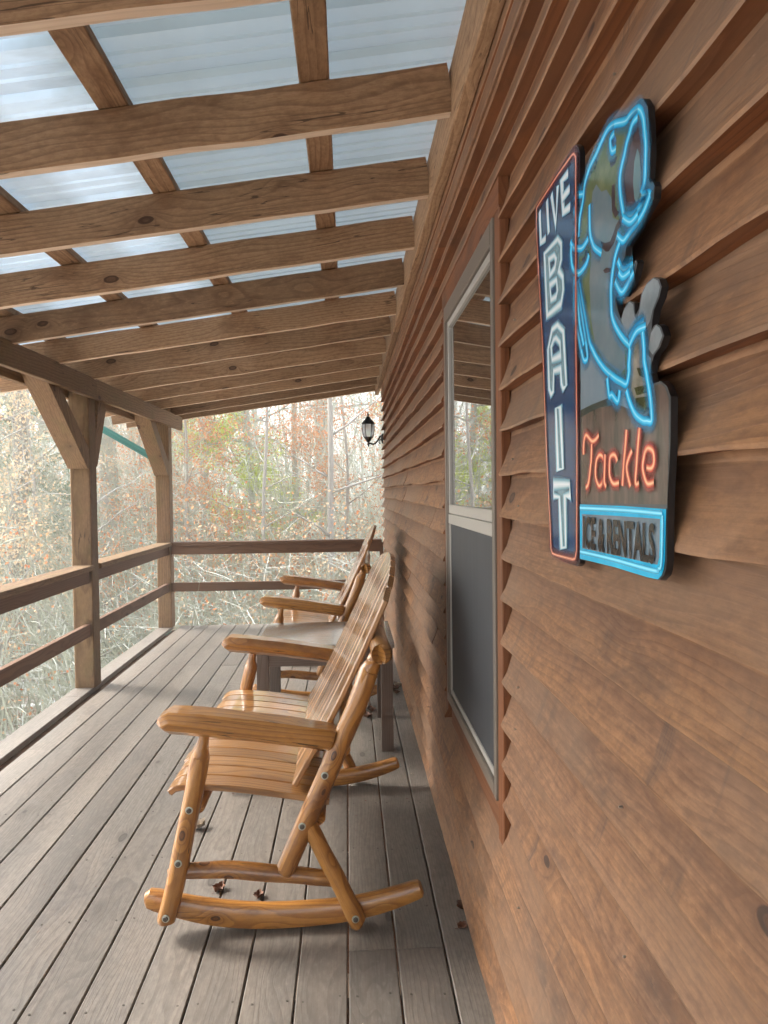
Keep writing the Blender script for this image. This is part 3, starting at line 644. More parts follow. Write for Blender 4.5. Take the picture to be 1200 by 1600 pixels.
FILLS = [('sky',[(1.06,1.659),(1.021,1.65),(0.882,1.538),(0.813,1.495),(0.818,1.478),(0.82,1.449),(0.872,1.444),(0.948,1.465),(1.063,1.464)]),('water',[(1.063,1.464),(0.948,1.465),(0.872,1.444),(0.82,1.449),(0.815,1.474),(0.81,1.464),(0.788,1.463),(0.777,1.458),(0.768,1.445),(0.768,1.395),(0.772,1.332),(1.064,1.329)]),('treeline',[(1.063,1.465),(1.01,1.467),(0.948,1.468),(0.932,1.457),(0.984,1.459),(1.023,1.457),(1.063,1.454)]),('finback',[(1.098,1.725),(1.02,1.699),(1.015,1.674),(1.034,1.665),(1.069,1.664),(1.096,1.679),(1.108,1.707)]),('finside',[(0.921,1.639),(0.892,1.616),(0.858,1.614),(0.864,1.6),(0.898,1.589),(0.921,1.611)]),('finlong',[(1.084,1.661),(1.066,1.652),(1.046,1.61),(1.019,1.55),(1.025,1.533),(1.044,1.535),(1.07,1.569),(1.084,1.61)]),('tailpale',[(0.902,1.558),(0.894,1.568),(0.876,1.574),(0.864,1.568),(0.86,1.553),(0.853,1.547),(0.853,1.539),(0.874,1.529),(0.888,1.539)]),('tailpale',[(0.854,1.544),(0.845,1.557),(0.838,1.572),(0.825,1.58),(0.806,1.582),(0.794,1.576),(0.789,1.568),(0.794,1.559),(0.809,1.547),(0.815,1.537),(0.825,1.532),(0.847,1.537)]),('tailpale',[(0.813,1.523),(0.799,1.529),(0.79,1.524),(0.783,1.514),(0.793,1.504),(0.808,1.498),(0.82,1.507)]),('tailolive',[(0.874,1.52),(0.853,1.532),(0.831,1.527),(0.829,1.498),(0.82,1.475),(0.813,1.449),(0.812,1.427),(0.853,1.438),(0.876,1.459),(0.884,1.473),(0.874,1.487)]),('olive',[(1.062,1.713),(1.056,1.737),(1.042,1.757),(1.033,1.777),(1.011,1.792),(0.983,1.799),(0.961,1.806),(0.94,1.808),(0.916,1.802),(0.886,1.791),(0.866,1.787),(0.846,1.786),(0.833,1.771),(0.826,1.738),(0.828,1.699),(0.837,1.684),(0.859,1.671),(0.887,1.677),(0.891,1.655),(0.908,1.648),(0.926,1.628),(0.931,1.572),(0.909,1.545),(0.874,1.521),(0.876,1.491),(0.888,1.477),(0.922,1.49),(0.983,1.526),(1.019,1.556),(1.043,1.612),(1.069,1.662)]),('grey',[(1.006,1.757),(0.991,1.761),(0.971,1.743),(0.952,1.738),(0.934,1.72),(0.93,1.694),(0.908,1.682),(0.9,1.658),(0.921,1.647),(0.932,1.626),(0.935,1.582),(0.924,1.547),(0.892,1.521),(0.888,1.497),(0.905,1.492),(0.959,1.517),(0.998,1.546),(1.014,1.584),(1.021,1.639),(1.013,1.672),(1.017,1.726)]),('mouth',[(0.849,1.777),(0.865,1.771),(0.88,1.756),(0.895,1.735),(0.897,1.713),(0.887,1.692),(0.871,1.68),(0.852,1.679),(0.839,1.69),(0.833,1.709),(0.831,1.737),(0.837,1.764)]),('tongue',[(0.85,1.744),(0.859,1.733),(0.863,1.71),(0.859,1.69),(0.852,1.681),(0.842,1.691),(0.839,1.711),(0.844,1.735)]),('dark',[(0.816,1.682),(0.833,1.683),(0.852,1.683),(0.879,1.685),(0.883,1.684),(0.863,1.677),(0.837,1.675)]),('dark',[(0.932,1.735),(0.923,1.735),(0.921,1.718),(0.921,1.705),(0.912,1.695),(0.904,1.695),(0.908,1.691),(0.921,1.69),(0.932,1.703),(0.934,1.724)]),('dark',[(0.974,1.679),(0.957,1.671),(0.939,1.667),(0.925,1.675),(0.919,1.68),(0.902,1.685),(0.893,1.677),(0.9,1.671),(0.912,1.672),(0.925,1.66),(0.944,1.656),(0.955,1.659),(0.967,1.667)]),('dark',[(0.965,1.638),(0.953,1.638),(0.935,1.632),(0.939,1.628),(0.958,1.632)]),('dark',[(0.94,1.77),(0.927,1.766),(0.912,1.764),(0.92,1.757),(0.936,1.759)]),('dark',[(1.054,1.68),(1.023,1.681),(1.029,1.677),(1.043,1.671)]),('eye',[(0.931,1.797),(0.922,1.795),(0.916,1.785),(0.92,1.778),(0.929,1.78),(0.933,1.79)]),('tdark',[(0.853,1.491),(0.831,1.488),(0.825,1.483),(0.831,1.476),(0.845,1.481)]),('tdark',[(0.861,1.469),(0.818,1.467),(0.817,1.458),(0.853,1.459)]),('tdark',[(0.857,1.456),(0.82,1.454),(0.817,1.438),(0.835,1.434),(0.851,1.442)]),('cyan',[(1.066,1.327),(0.894,1.328),(0.773,1.327),(0.776,1.272),(0.779,1.262),(0.784,1.255),(0.794,1.249),(0.822,1.248),(0.927,1.249),(1.067,1.247)]),('slate',[(1.056,1.313),(0.915,1.315),(0.788,1.316),(0.79,1.274),(0.795,1.265),(0.817,1.265),(0.938,1.264),(1.057,1.263)])]
CY1 = [[(1.062,1.322),(0.894,1.323),(0.78,1.322)],[(1.062,1.258),(0.938,1.259),(0.804,1.258),(0.79,1.261),(0.782,1.269),(0.779,1.32)]]
TEXTBOX = [[(1.056,1.312),(0.793,1.315),(0.794,1.268),(1.056,1.266)]]

XF = .342
sg = thing('bait_sign', 'die cut bait and tackle sign with a leaping bass, printed like blue and red neon', 'sign', (XF, 1.05, 1.24))
def prism(name, out, x0, x1, mats, parent):
    n = len(out); m = MB(); m.smooth = False
    vs = [(x0, a, b) for a, b in out]+[(x1, a, b) for a, b in out]
    m.add(vs, [tuple(range(n)), tuple(reversed(range(n, 2*n)))]); m.mi = 1
    m.add(vs, [(i, (i+1) % n, n+(i+1) % n, n+i) for i in range(n)])
    m.mi = 0; return pl(m, name, mats, parent)
def print_mat(name, a, b, sc=20, rough=.10, vert=False):
    T = NT(name); tc = T.n('TexCoord').outputs['Object']
    f = T.ramp(T.noise(T.vmul(tc, (1, 2.6, .7) if vert else (1, 1, 1)), sc, 4, .6), [(.3, 0), (.7, 1)])
    T.bsdf(T.mix(f, a, b), rough, spec=.5); return T.m
def sm(pts, n=6, closed=False):
    o = bez([(0, a, b) for a, b in pts], n); return [(p.y, p.z) for p in o]
P_dark = print_mat('dark rim print', (.05, .03, .035), (.07, .04, .05))
navy = print_mat('navy print', (.008, .045, .12), (.018, .075, .17), 14)
lp = prism('letter_panel', PANEL_L, XF, XF+.008, [P_dark, M['black_edge']], sg)
pp = prism('picture_panel', PANEL_P, XF, XF+.008, [print_mat('picture backing', (.07, .08, .085), (.11, .11, .11)), M['black_edge']], sg)
layer = [0]
def flatpoly(name, pts, mat, parent, h=None):
    layer[0] += 1; x = XF-.0004-layer[0]*.00003
    from mathutils.geometry import tessellate_polygon
    v = [Vector((0, a, b)) for a, b in pts]; tr = tessellate_polygon([v])
    m = MB(); m.smooth = False; m.add([(x, a, b) for a, b in pts], [tuple(t_) for t_ in tr]); return m
PM = dict(sky=print_mat('print pale water haze', (.13, .20, .25), (.22, .27, .30), 8), water=print_mat('print lake', (.07, .065, .05), (.17, .12, .10), 16, vert=True),
          treeline=print_mat('print treeline', (.03, .05, .045), (.07, .08, .07), 60), finback=print_mat('print fin blue', (.03, .14, .22), (.07, .22, .26), 30),
          finside=print_mat('print fin teal', (.02, .09, .22), (.07, .20, .28), 50), finlong=print_mat('print fin', (.02, .12, .22), (.04, .20, .28), 40),
          tailpale=print_mat('print pale grey', (.15, .18, .19), (.26, .29, .30), 20), tailolive=print_mat('print tail', (.10, .10, .07), (.30, .27, .22), 45),
          olive=print_mat('print olive back', (.07, .11, .045), (.15, .18, .09), 30), grey=print_mat('print belly grey', (.085, .155, .18), (.17, .21, .225), 12),
          mouth=print_mat('print mouth', (.035, .03, .04), (.09, .06, .07), 20), tongue=print_mat('print tongue', (.10, .18, .19), (.15, .24, .25), 20),
          dark=print_mat('print dark', (.03, .025, .035), (.06, .05, .06), 20), eye=print_mat('print eye', (.05, .14, .32), (.08, .28, .55), 60), tdark=print_mat('print spots', (.03, .04, .02), (.09, .10, .04), 80),
          cyan=print_mat('print cyan', (.01, .38, .64), (.02, .48, .74), 25), slate=print_mat('print slate', (.11, .17, .21), (.19, .24, .28), 18))
by = {}
for nm_, pts in FILLS:
    m = flatpoly(nm_, pts, None, sg); by.setdefault(nm_, []).append(m)
pic = MB(); names = list(PM)
for nm_ in names:
    for m in by.get(nm_, []):
        pic.mi = names.index(nm_); pic.smooth = False; pic.add(m.v, m.f)
po = pic.build('printed_picture', [PM[k] for k in names], pp, recalc=False, ang=None); po.data.transform(sg.matrix_basis.inverted())
# blue field of the letter panel, inside the orange line
ins = ORANGE[0][:-1]; m = flatpoly('f', ins, None, sg)
o = m.build('blue_field', navy, lp, recalc=False, ang=None); o.data.transform(sg.matrix_basis.inverted())
def neon_mat(name):
    T = NT(name); a = T.n('Attribute', attribute_name='neon'); tr = T.n('BsdfTransparent'); b = T.bsdf(a.outputs['Color'], .16, link=False)
    mx = T.n('MixShader'); T.l(a.outputs['Alpha'], mx.inputs[0]); T.l(tr.outputs[0], mx.inputs[1]); T.l(b.outputs[0], mx.inputs[2]); T.l(mx.outputs[0], T.out.inputs[0]); return T.m
NM = neon_mat('printed neon line')
def neon(name, strokes, parent, prof, smooth=True, closedness=True):
    """prof: list of (half width, colour, alpha) from the core outwards; printed lines with their printed glow"""
    vs = []; fs = []; cs_ = []
    cr = [(-w_, c, a) for w_, c, a in reversed(prof[1:])]+[(0, prof[0][1], prof[0][2])]+[(w_, c, a) for w_, c, a in prof[1:]]
    for st in strokes:
        layer[0] += 1; x = XF-.0004-layer[0]*.00003
        closed = (st[0] == st[-1])
        pts = sm(st, 5) if smooth else st
        n = len(pts); b = len(vs)
        for i in range(n):
            if closed: a_ = pts[(i-1) % (n-1)]; c_ = pts[(i+1) % (n-1)]
            else: a_ = pts[max(i-1, 0)]; c_ = pts[min(i+1, n-1)]
            tx, ty = c_[0]-a_[0], c_[1]-a_[1]; l = math.hypot(tx, ty) or 1; nx, ny = -ty/l, tx/l
            q = 1.0
            if not smooth:      # mitre
                p = pts[i]; d1 = Vector((p[0]-a_[0], p[1]-a_[1])); d2 = Vector((c_[0]-p[0], c_[1]-p[1]))
                if d1.length > 1e-6 and d2.length > 1e-6:
                    ca = d1.normalized().dot(Vector((-ny, nx)).normalized()) if False else d1.normalized().dot(Vector((tx/l, ty/l))); q = 1/max(ca, .6)
            for (w_, c, al) in cr:
                vs.append((x, pts[i][0]+nx*w_*q, pts[i][1]+ny*w_*q)); cs_.append((*c, al))
        k = len(cr)
        for i in range(n-1):
            for j in range(k-1): fs.append((b+i*k+j, b+i*k+j+1, b+(i+1)*k+j+1, b+(i+1)*k+j))
    me = bpy.data.meshes.new(name); me.from_pydata(vs, [], fs); me.materials.append(NM)
    at = me.attributes.new('neon', 'FLOAT_COLOR', 'POINT'); at.data.foreach_set('color', np.array(cs_, dtype=np.float32).ravel())
    me.transform(sg.matrix_basis.inverted()); o = bpy.data.objects.new(name, me); COL.objects.link(o); o.parent = parent; return o
BL = (.02, .46, .80); BLH = (.02, .24, .46)
neon('neon_outline', BLUE, pp, [(0, (.35, .82, .98), 1), (.0012, (.08, .58, .86), 1), (.0034, BL, .9), (.0060, BLH, .6), (.0160, BLH, 0)])
WH = (.58, .70, .74)
neon('live_lettering', LIVE, lp, [(0, (.80, .84, .84), 1), (.0042, WH, 1), (.0065, (.25, .5, .6), .9), (.010, (.05, .2, .35), 0)], smooth=False)
for i_, (ol) in enumerate((WHITE[0], WHITE[3], WHITE[5], WHITE[6])):
    m = flatpoly('x', ol[:-1], None, sg)
    if i_ == 0: lf = MB(); lf.smooth = False
    lf.add(m.v, m.f)
holes = MB(); holes.smooth = False
for ol in (WHITE[1], WHITE[2], WHITE[4]):
    m = flatpoly('x', ol[:-1], None, sg); holes.add(m.v, m.f)
for mm, nm_, mt in ((lf, 'bait_letter_fill', print_mat('letter fill', (.12, .22, .26), (.26, .38, .40), 70)), (holes, 'bait_letter_counter', navy)):
    o = mm.build(nm_, mt, lp, recalc=False, ang=None); o.data.transform(sg.matrix_basis.inverted())
neon('bait_lettering', WHITE, lp, [(0, (.80, .84, .84), 1), (.0026, WH, 1), (.0050, (.30, .55, .62), .8), (.011, (.08, .25, .4), 0)], smooth=False)
neon('orange_border', ORANGE, lp, [(0, (.85, .48, .30), 1), (.0009, (.62, .22, .14), 1), (.0030, (.20, .035, .035), .8), (.012, (.10, .02, .03), 0)], smooth=False)
neon('tackle_lettering', RED, pp, [(0, (.95, .60, .34), 1), (.0017, (.80, .28, .15), 1), (.0042, (.50, .06, .05), .75), (.0115, (.35, .04, .03), 0)])
neon('cyan_border_lines', CY1, pp, [(0, (.35, .85, .98), 1), (.0014, (.12, .65, .9), 1), (.004, (.02, .45, .75), 0)])
cu = bpy.data.curves.new('t', 'FONT'); cu.body = 'ICE & RENTALS'; cu.offset = .028; cu.resolution_u = 4
to = bpy.data.objects.new('t', cu); COL.objects.link(to)
me = bpy.data.meshes.new_from_object(to.evaluated_get(bpy.context.evaluated_depsgraph_get())) if False else None
bpy.context.view_layer.update(); me = bpy.data.meshes.new_from_object(to)
bpy.data.objects.remove(to)
co = np.empty(len(me.vertices)*3); me.vertices.foreach_get('co', co); co = co.reshape(-1, 3); lo = co.min(0); hi = co.max(0); q = (co-lo)/(hi-lo+1e-9)
layer[0] += 1; X_ = XF-.0005-layer[0]*.00003
co2 = np.column_stack([np.full(len(q), X_), 1.047-q[:, 0]*(1.047-.799), 1.2645+q[:, 1]*.046])
me.vertices.foreach_set('co', co2.ravel()); me.transform(sg.matrix_basis.inverted()); me.materials.clear(); me.materials.append(print_mat('dark letters', (.025, .022, .02), (.05, .045, .04)))
o = bpy.data.objects.new('ice_and_rentals_lettering', me); COL.objects.link(o); o.parent = pp

# ------------------------------------------------------------------ dry leaves on the deck
T = NT('dry leaf'); tc = T.n('TexCoord').outputs['Object']; T.bsdf(T.mix(T.noise(tc, 60, 3), (.10, .035, .018), (.22, .10, .05)), .6); M['leaf'] = T.m
T = NT('pale dry leaf'); tc = T.n('TexCoord').outputs['Object']; T.bsdf(T.mix(T.noise(tc, 60, 3), (.38, .30, .22), (.6, .52, .42)), .6); M['leaf_pale'] = T.m
def leaf(x, y, s, rot, label, mt='leaf', curl=1., lobes=True):
    t = MB(); t.smooth = True; n = 9; vs = []; fs = []
    for i in range(n+1):
        u = i/n; wd = s*.42*math.sin(math.pi*min(1, u*1.02))**.7*(1+(.35*math.sin(u*22) if lobes else 0))+.0008
        for j in (-1, -.5, 0, .5, 1):
            vs.append((u*s-s/2, j*wd, .004+curl*(.35*s*abs(j)**1.6*.5+.25*s*(u-.5)**2)+.1*s*noise.noise(Vector((u*3+x*9, j*2, y)))))
    for i in range(n):
        for j in range(4): a = i*5+j; fs.append((a, a+1, a+6, a+5))
    mn = min(v[2] for v in vs); vs = [(a, b, c-mn+.0006) for a, b, c in vs]
    t.add(vs, fs); t.tube([(-s/2, 0, .004), (-s*.75, .004, .006)], .0009, 4)
    o = t.build('dry_leaf', M[mt], recalc=False, ang=None); o.location = (x, y, 0); o.rotation_euler = (0, 0, rot)
    tag(o, label, 'leaf', 'dry leaves fallen on the deck')
leaf(-.455, 2.49, .045, 1.1, 'curled dark red leaf on the deck just behind the nearer rocker, left one of two', curl=2.2)
leaf(-.315, 2.44, .036, 1.5, 'curled dark red leaf on the deck behind the nearer rocker, right one of two', curl=2.2)
leaf(-.62, 2.96, .06, .5, 'pale narrow dry leaf on the deck left of the chair front post', 'leaf_pale', curl=2.5)
leaf(.355, 2.32, .05, 2.2, 'orange brown leaf at the foot of the wall near the viewer', curl=1.5)
leaf(.335, 2.22, .035, .6, 'small brown leaf at the wall foot just nearer than the orange one', curl=1.5)
for i_, (a, b, c_) in enumerate([(.06, 4.42, .07), (.10, 4.36, .06), (.03, 4.30, .05), (.13, 4.48, .06)]):
    leaf(a, b, c_, i_*1.7, 'crumpled brown leaf in the little heap of leaves under the table', curl=1.6)
for i_, (a, b, c_) in enumerate([(.30, 4.95, .07), (.33, 5.05, .06), (.31, 4.86, .05), (.28, 5.1, .06)]):
    leaf(a, b, c_, i_*2.1+.5, 'grey brown leaf in the small drift against the wall beyond the table', 'leaf_pale' if i_ % 2 else 'leaf', curl=1.8)
m = MB(); m.smooth = False; rr_ = random.Random(77)
for i_ in range(260):
    x_, y_ = rr_.uniform(-1.75, .36), rr_.uniform(1.2, 7.3); a_ = rr_.uniform(0, 6.28); l_ = rr_.uniform(.002, .009); w_ = rr_.uniform(.001, .003)
    c_, s_ = math.cos(a_), math.sin(a_)
    m.add([(x_+c_*l_, y_+s_*l_, .0016), (x_-s_*w_, y_+c_*w_, .003), (x_-c_*l_, y_-s_*l_, .0018), (x_+s_*w_, y_-c_*w_, .0017)], [(0, 1, 2, 3)])
    m.mi = rr_.choice([0, 0, 1])
o = m.build('leaf_crumbs', [M['leaf'], M['leaf_pale']], recalc=False, ang=None); tag(o, 'tiny leaf crumbs and bark flecks scattered on the deck boards', 'debris', kind='stuff')
# ------------------------------------------------------------------ ground and forest
def gz(x, y):
    d = math.hypot(x, y-3)
    z = -1.5-.09*min(max(d-5, 0), 12)
    z += .0016*max(d-20, 0)**2*(1 if d < 75 else 1)
    return z+.5*noise.noise(Vector((x*.06, y*.06, 0)))+.12*noise.noise(Vector((x*.4, y*.4, 0)))
vs = []; fs = []
gx_ = list(np.concatenate([np.linspace(-160, -40, 16), np.linspace(-38, 38, 96), np.linspace(40, 160, 16)])); gy_ = list(np.concatenate([np.linspace(-100, -12, 12), np.linspace(-10, 60, 90), np.linspace(63, 160, 20)]))
for y in gy_:
    for x in gx_: vs.append((x, y, min(gz(x, y), 14)))
k = len(gx_)
for i in range(len(gy_)-1):
    for j in range(k-1): fs.append((i*k+j, i*k+j+1, (i+1)*k+j+1, (i+1)*k+j))
m = MB(); m.add(vs, fs)
T = NT('forest floor'); tc = T.n('TexCoord').outputs['Object']
c = T.mix(T.noise(tc, 9, 5, .7), (.20, .13, .085), (.42, .34, .26)); c = T.mix(T.ramp(T.noise(tc, 2.2, 4), [(.45, 0), (.6, 1)]), c, (.30, .19, .12))
sx = T.n('SeparateXYZ'); T.l(tc, sx.inputs[0]); away = T.math('MAXIMUM', T.math('LESS_THAN', sx.outputs[0], -2.3), T.math('GREATER_THAN', sx.outputs[1], 8.0))
sn = T.math('MULTIPLY', away, T.ramp(T.noise(tc, .55, 6, .62), [(.44, 0), (.52, 1)])); c = T.mix(sn, c, (.88, .90, .93))
T.bsdf(c, .9, bump=T.noise(tc, 12, 4), bstr=.6, bdist=.05)
g_ = m.build('ground', T.m, ang=None, recalc=False); tag(g_, kind='structure')

def barkmat(name, a, b, snow=.5):
    T = NT(name); tc = T.n('TexCoord').outputs['Object']; geo = T.n('NewGeometry'); sp = T.n('SeparateXYZ'); T.l(geo.outputs['Normal'], sp.inputs[0])
    c = T.mix(T.noise(T.vmul(tc, (9, 9, 2)), 2, 4, .7), a, b)
    s_ = T.ramp(T.math('ADD', sp.outputs[2], T.math('MULTIPLY', T.math('SUBTRACT', T.noise(tc, 1.7, 3), .5), 1.6)), [(.5, 0), (.62, 1)])
    c = T.mix(T.math('MULTIPLY', s_, snow), c, (.88, .90, .92)); T.bsdf(c, .85, bump=T.noise(T.vmul(tc, (20, 20, 3)), 2, 3), bstr=.6, bdist=.02); return T.m
M['bark'] = barkmat('grey bark', (.26, .24, .21), (.50, .47, .42), .35); M['bark_dark'] = barkmat('dark bark', (.16, .14, .12), (.34, .30, .26), .4); M['twig'] = barkmat('pale twigs', (.25, .27, .19), (.54, .56, .45), .35)
def leafmat(name, a, b, tr=.35):
    T = NT(name); oi = T.n('TexCoord').outputs['Object']; f = T.noise(oi, 3.5, 2); f2 = T.ramp(f, [(.35, 0), (.65, 1)]); c = T.mix(f2, a, b)
    d = T.n('BsdfDiffuse'); t_ = T.n('BsdfTranslucent'); T.l(c, d.inputs[0]); T.l(c, t_.inputs[0]); mx = T.n('MixShader'); mx.inputs[0].default_value = tr
    T.l(d.outputs[0], mx.inputs[1]); T.l(t_.outputs[0], mx.inputs[2]); T.l(mx.outputs[0], T.out.inputs[0]); return T.m
M['rust'] = leafmat('rust beech leaves', (.50, .20, .10), (.62, .37, .20)); M['tan'] = leafmat('tan dead leaves', (.56, .40, .25), (.70, .57, .40)); M['pine'] = leafmat('pine needles', (.44, .54, .08), (.70, .74, .20)); M['dkpine'] = leafmat('dark green pine needles', (.08, .16, .08), (.17, .27, .12))  # dkpine: a darker needle green

def grow(r, h, r0, limbs, spread, twigs, lean=.03, first=.3, leafn=0, leafs=.05, needle=False, twlen=.9, lump=None):
    """returns trunk MB, twig MB and foliage MB of one tree standing at the origin"""
    tr = MB(); tw = MB(); lf = MB(); lf.smooth = False
    n = 14; ph = r.uniform(0, 99); pts = []
    for i in range(n+1):
        u = i/n; pts.append(Vector((lean*h*u+.18*noise.noise(Vector((u*3+ph, 0, 0))), .18*noise.noise(Vector((u*3+ph, 5, 0))), -.6+(h+.6)*u)))
    rs = [r0*(1.25 if i == 0 else 1)*(1-.82*i/n) for i in range(n+1)]
    tr.tube(pts, rs, 10)
    lv = []; lfs = []
    def leafcluster(p, cnt):
        for _ in range(cnt):
            c = p+Vector((r.gauss(0, .12), r.gauss(0, .12), r.gauss(0, .08)))
            if needle:
                for _k in range(4):
                    d = Vector((r.gauss(0, 1), r.gauss(0, 1), r.gauss(0, .7)+.3)).normalized()*leafs*r.uniform(1.2, 2.2); s_ = Vector((r.gauss(0, 1), r.gauss(0, 1), r.gauss(0, 1))).cross(d).normalized()*leafs*.13
                    b = len(lv); lv.extend([c-s_, c+s_, c+d]); lfs.append((b, b+1, b+2))
            else:
                a = Vector((r.gauss(0, 1), r.gauss(0, 1), r.gauss(0, 1)-.6)).normalized()*leafs*r.uniform(.7, 1.3); s_ = Vector((r.gauss(0, 1), r.gauss(0, 1), r.gauss(0, 1))).cross(a).normalized()*leafs*.32
                b = len(lv); lv.extend([c, c+a*.5+s_, c+a, c+a*.5-s_]); lfs.append((b, b+1, b+2, b+3))
    def branch(p, d, L, rr, lev, mbx):
        k = 5 if lev < 2 else 3; q = [p]; dd = d.normalized()
        for i in range(k):
            dd = (dd+Vector((r.gauss(0, .16), r.gauss(0, .16), r.gauss(0, .12)+.06))).normalized(); q.append(q[-1]+dd*L/k)
        mbx.tube(q, [rr*(1-.75*i/k) for i in range(k+1)], 5 if lev < 1 else 3)
        if lev >= 2:
            if leafn and r.random() < leafn: leafcluster(q[-1], r.randint(4, 9)); leafcluster(q[1], r.randint(3, 6))
            return
        cnt = twigs if lev == 0 else max(3, twigs-2)
        for i in range(cnt):
            t = r.uniform(.2, 1); j = min(int(t*k), k-1); pp_ = q[j].lerp(q[j+1], t*k-j)
            nd = (dd*.6+Vector((r.gauss(0, .6), r.gauss(0, .6), r.gauss(0, .45)))).normalized()
            branch(pp_, nd, L*r.uniform(.35, .6)*(1 if lev == 0 else twlen), rr*.42, lev+1, tw)
    for i in range(limbs):
        u = first+(1-first)*((i+r.random())/limbs); j = min(int(u*n), n-1); p = pts[j].lerp(pts[j+1], u*n-j)
        a = r.uniform(0, 6.28); L = spread*(1.15-u*.8)*r.uniform(.7, 1.2)
        branch(p, Vector((math.cos(a), math.sin(a), r.uniform(.1, .7) if not needle else r.uniform(-.1, .25))), L, max(r0*(1-.8*u)*.42, .008), 0, tr)
    lf.add([tuple(v) for v in lv], lfs) if lv else None
    return tr, tw, lf
def tree(name, label, cat, group, x, y, seed, bark='bark', leafk=None, sc=1, **k):
    r = random.Random(seed); tr, tw, lf = grow(r, **k)
    t = thing(name, label, cat, (x, y, gz(x, y)), r.uniform(0, 6.28), group)
    tr.build('trunk', M[bark], t, recalc=False, ang=None); tw.build('twigs', M['twig'], t, recalc=False, ang=None)
    if lf.v: lf.build('foliage', M[leafk], t, recalc=False, ang=None)
    t.scale = (sc, sc, sc); return t
def at(px, y):   # ground point seen at photo column px, y metres down the porch axis
    return ((px-543)/1150*y*1.0, y)
def bare(px, y, seed, label, **k):
    x, yy = at(px, y); d = dict(h=15, r0=.14, limbs=15, spread=3.2, twigs=6, first=.12); d.update(k)
    return tree('bare_tree', label, 'tree', 'bare winter trees beyond the porch', x, yy, seed, **d)
big = bare(185, 17, 11, 'thick grey furrowed trunk seen between the two porch posts', h=19, r0=.27, limbs=14, first=.25, spread=4)
bare(508, 24, 12, 'tall grey trunk rising above the rocking chairs, just left of the lantern', h=20, r0=.26, limbs=14, spread=4, first=.3)
bare(418, 13, 13, 'thin sapling with a slender curved stem standing near the middle of the end opening', h=9, r0=.045, limbs=18, spread=1.7)
bare(30, 15, 14, 'dark trunk at the left edge of the view beyond the side railing', h=17, r0=.2, bark='bark_dark', limbs=14, spread=3.5, first=.2)
bare(330, 19, 15, 'grey tree with a long snowy limb reaching across the end opening', h=16, r0=.15, limbs=16, spread=4.5)
x, y = at(400, 19)
tree('pine_tree', 'yellow green pine showing under the roof edge in the middle of the end opening', 'tree', 'pines among the bare trees', x, y, 21, leafk='pine', h=12, r0=.13, limbs=30, spread=2.0, twigs=6, first=.22, leafn=1, leafs=.10, needle=True)
x, y = at(45, 21)
tree('pine_tree', 'green pine at the left edge behind the side railing', 'tree', 'pines among the bare trees', x, y, 22, leafk='dkpine', h=13, r0=.16, limbs=34, spread=2.4, twigs=6, first=.10, leafn=1, leafs=.10, needle=True)
x, y = at(590, 30)
tree('pine_tree', 'pale green pine half hidden behind the wall end and lantern', 'tree', 'pines among the bare trees', x, y, 23, leafk='pine', h=15, r0=.18, limbs=24, spread=2.4, twigs=6, first=.45, leafn=.8, leafs=.10, needle=True)
k = 31
for (px, y, lb, mt) in ((545, 15, 'rusty leaved young beech straight behind the lantern and chair backs', 'rust'), (480, 20, 'rust leaved beech behind the middle of the end railing', 'rust'), (300, 14, 'small beech with sparse rust leaves beside the corner post', 'rust'),
                        (75, 13, 'tan leaved young oak left of the nearer post', 'tan'), (215, 16, 'tan leaved young oak between the two posts', 'tan'), (10, 11, 'low tan leaved oak at the left edge below the railing', 'tan')):
    x, yy = at(px, y); k += 1
    big_ = mt == 'rust'
    tree('young_beech' if mt == 'rust' else 'young_oak', lb, 'tree', 'young trees still holding dead leaves', x, yy, k, leafk=mt, h=R.uniform(5.5, 7.5), r0=.06, limbs=26, spread=2.2, twigs=7, first=.10, leafn=1 if big_ else .35, leafs=.05)
# the rest of the wood: copies of a few kinds, each tree a thing of its own
protos = []
for s_, kw, mt in ((51, dict(h=14, r0=.10, limbs=14, spread=2.8, twigs=6, first=.1), None), (52, dict(h=17, r0=.15, limbs=14, spread=3.4, twigs=6, first=.2), None), (53, dict(h=9, r0=.05, limbs=16, spread=2, twigs=6, first=.08), None), (54, dict(h=6, r0=.05, limbs=20, spread=2.1, twigs=6, first=.1, leafn=.7, leafs=.05), 'rust'), (55, dict(h=6.5, r0=.05, limbs=18, spread=2.1, twigs=6, first=.1, leafn=.6, leafs=.05), 'tan')):
    x, yy = at(250+s_*3, 30+s_-50)
    protos.append(tree('bare_tree' if not mt else 'young_beech', 'one of the many slim grey bare trees merging in the wood beyond the porch' if not mt else ('one of the many rust leaved beeches merging in the wood beyond the porch' if mt == 'rust' else 'one of the many tan leaved saplings merging in the wood beyond the porch'),
                       'tree', {None: 'slim bare trees of the wood', 'rust': 'rust leaved trees of the wood', 'tan': 'tan leaved trees of the wood'}[mt], x, yy, s_, leafk=mt, **kw))
RR = random.Random(3); placed = []
for i in range(105):
    y = RR.uniform(10.5, 52)**1.0; x = RR.uniform(-.72*y-3, .16*y+1.5)
    if y < 12.5 and -3 < x: continue
    if any(math.hypot(x-a, y-b) < .9 for a, b in placed): continue
    placed.append((x, y)); q = RR.choice([0, 0, 1, 2, 2, 3, 3, 4])
    c = copy_thing(protos[q], (x, y, gz(x, y)), RR.uniform(0, 6.28)); s_ = RR.uniform(.75, 1.2); c.scale = (s_, s_, s_)
# a few trees to the side and behind, so that light and reflections are those of a clearing in a wood
for i in range(36):
    a = RR.uniform(math.pi*.62, math.pi*1.45); d = RR.uniform(11, 30); x, y = d*math.cos(a), d*math.sin(a)+2
    c = copy_thing(protos[RR.choice([0, 1, 2, 3])], (x, y, gz(x, y)), RR.uniform(0, 6.28))
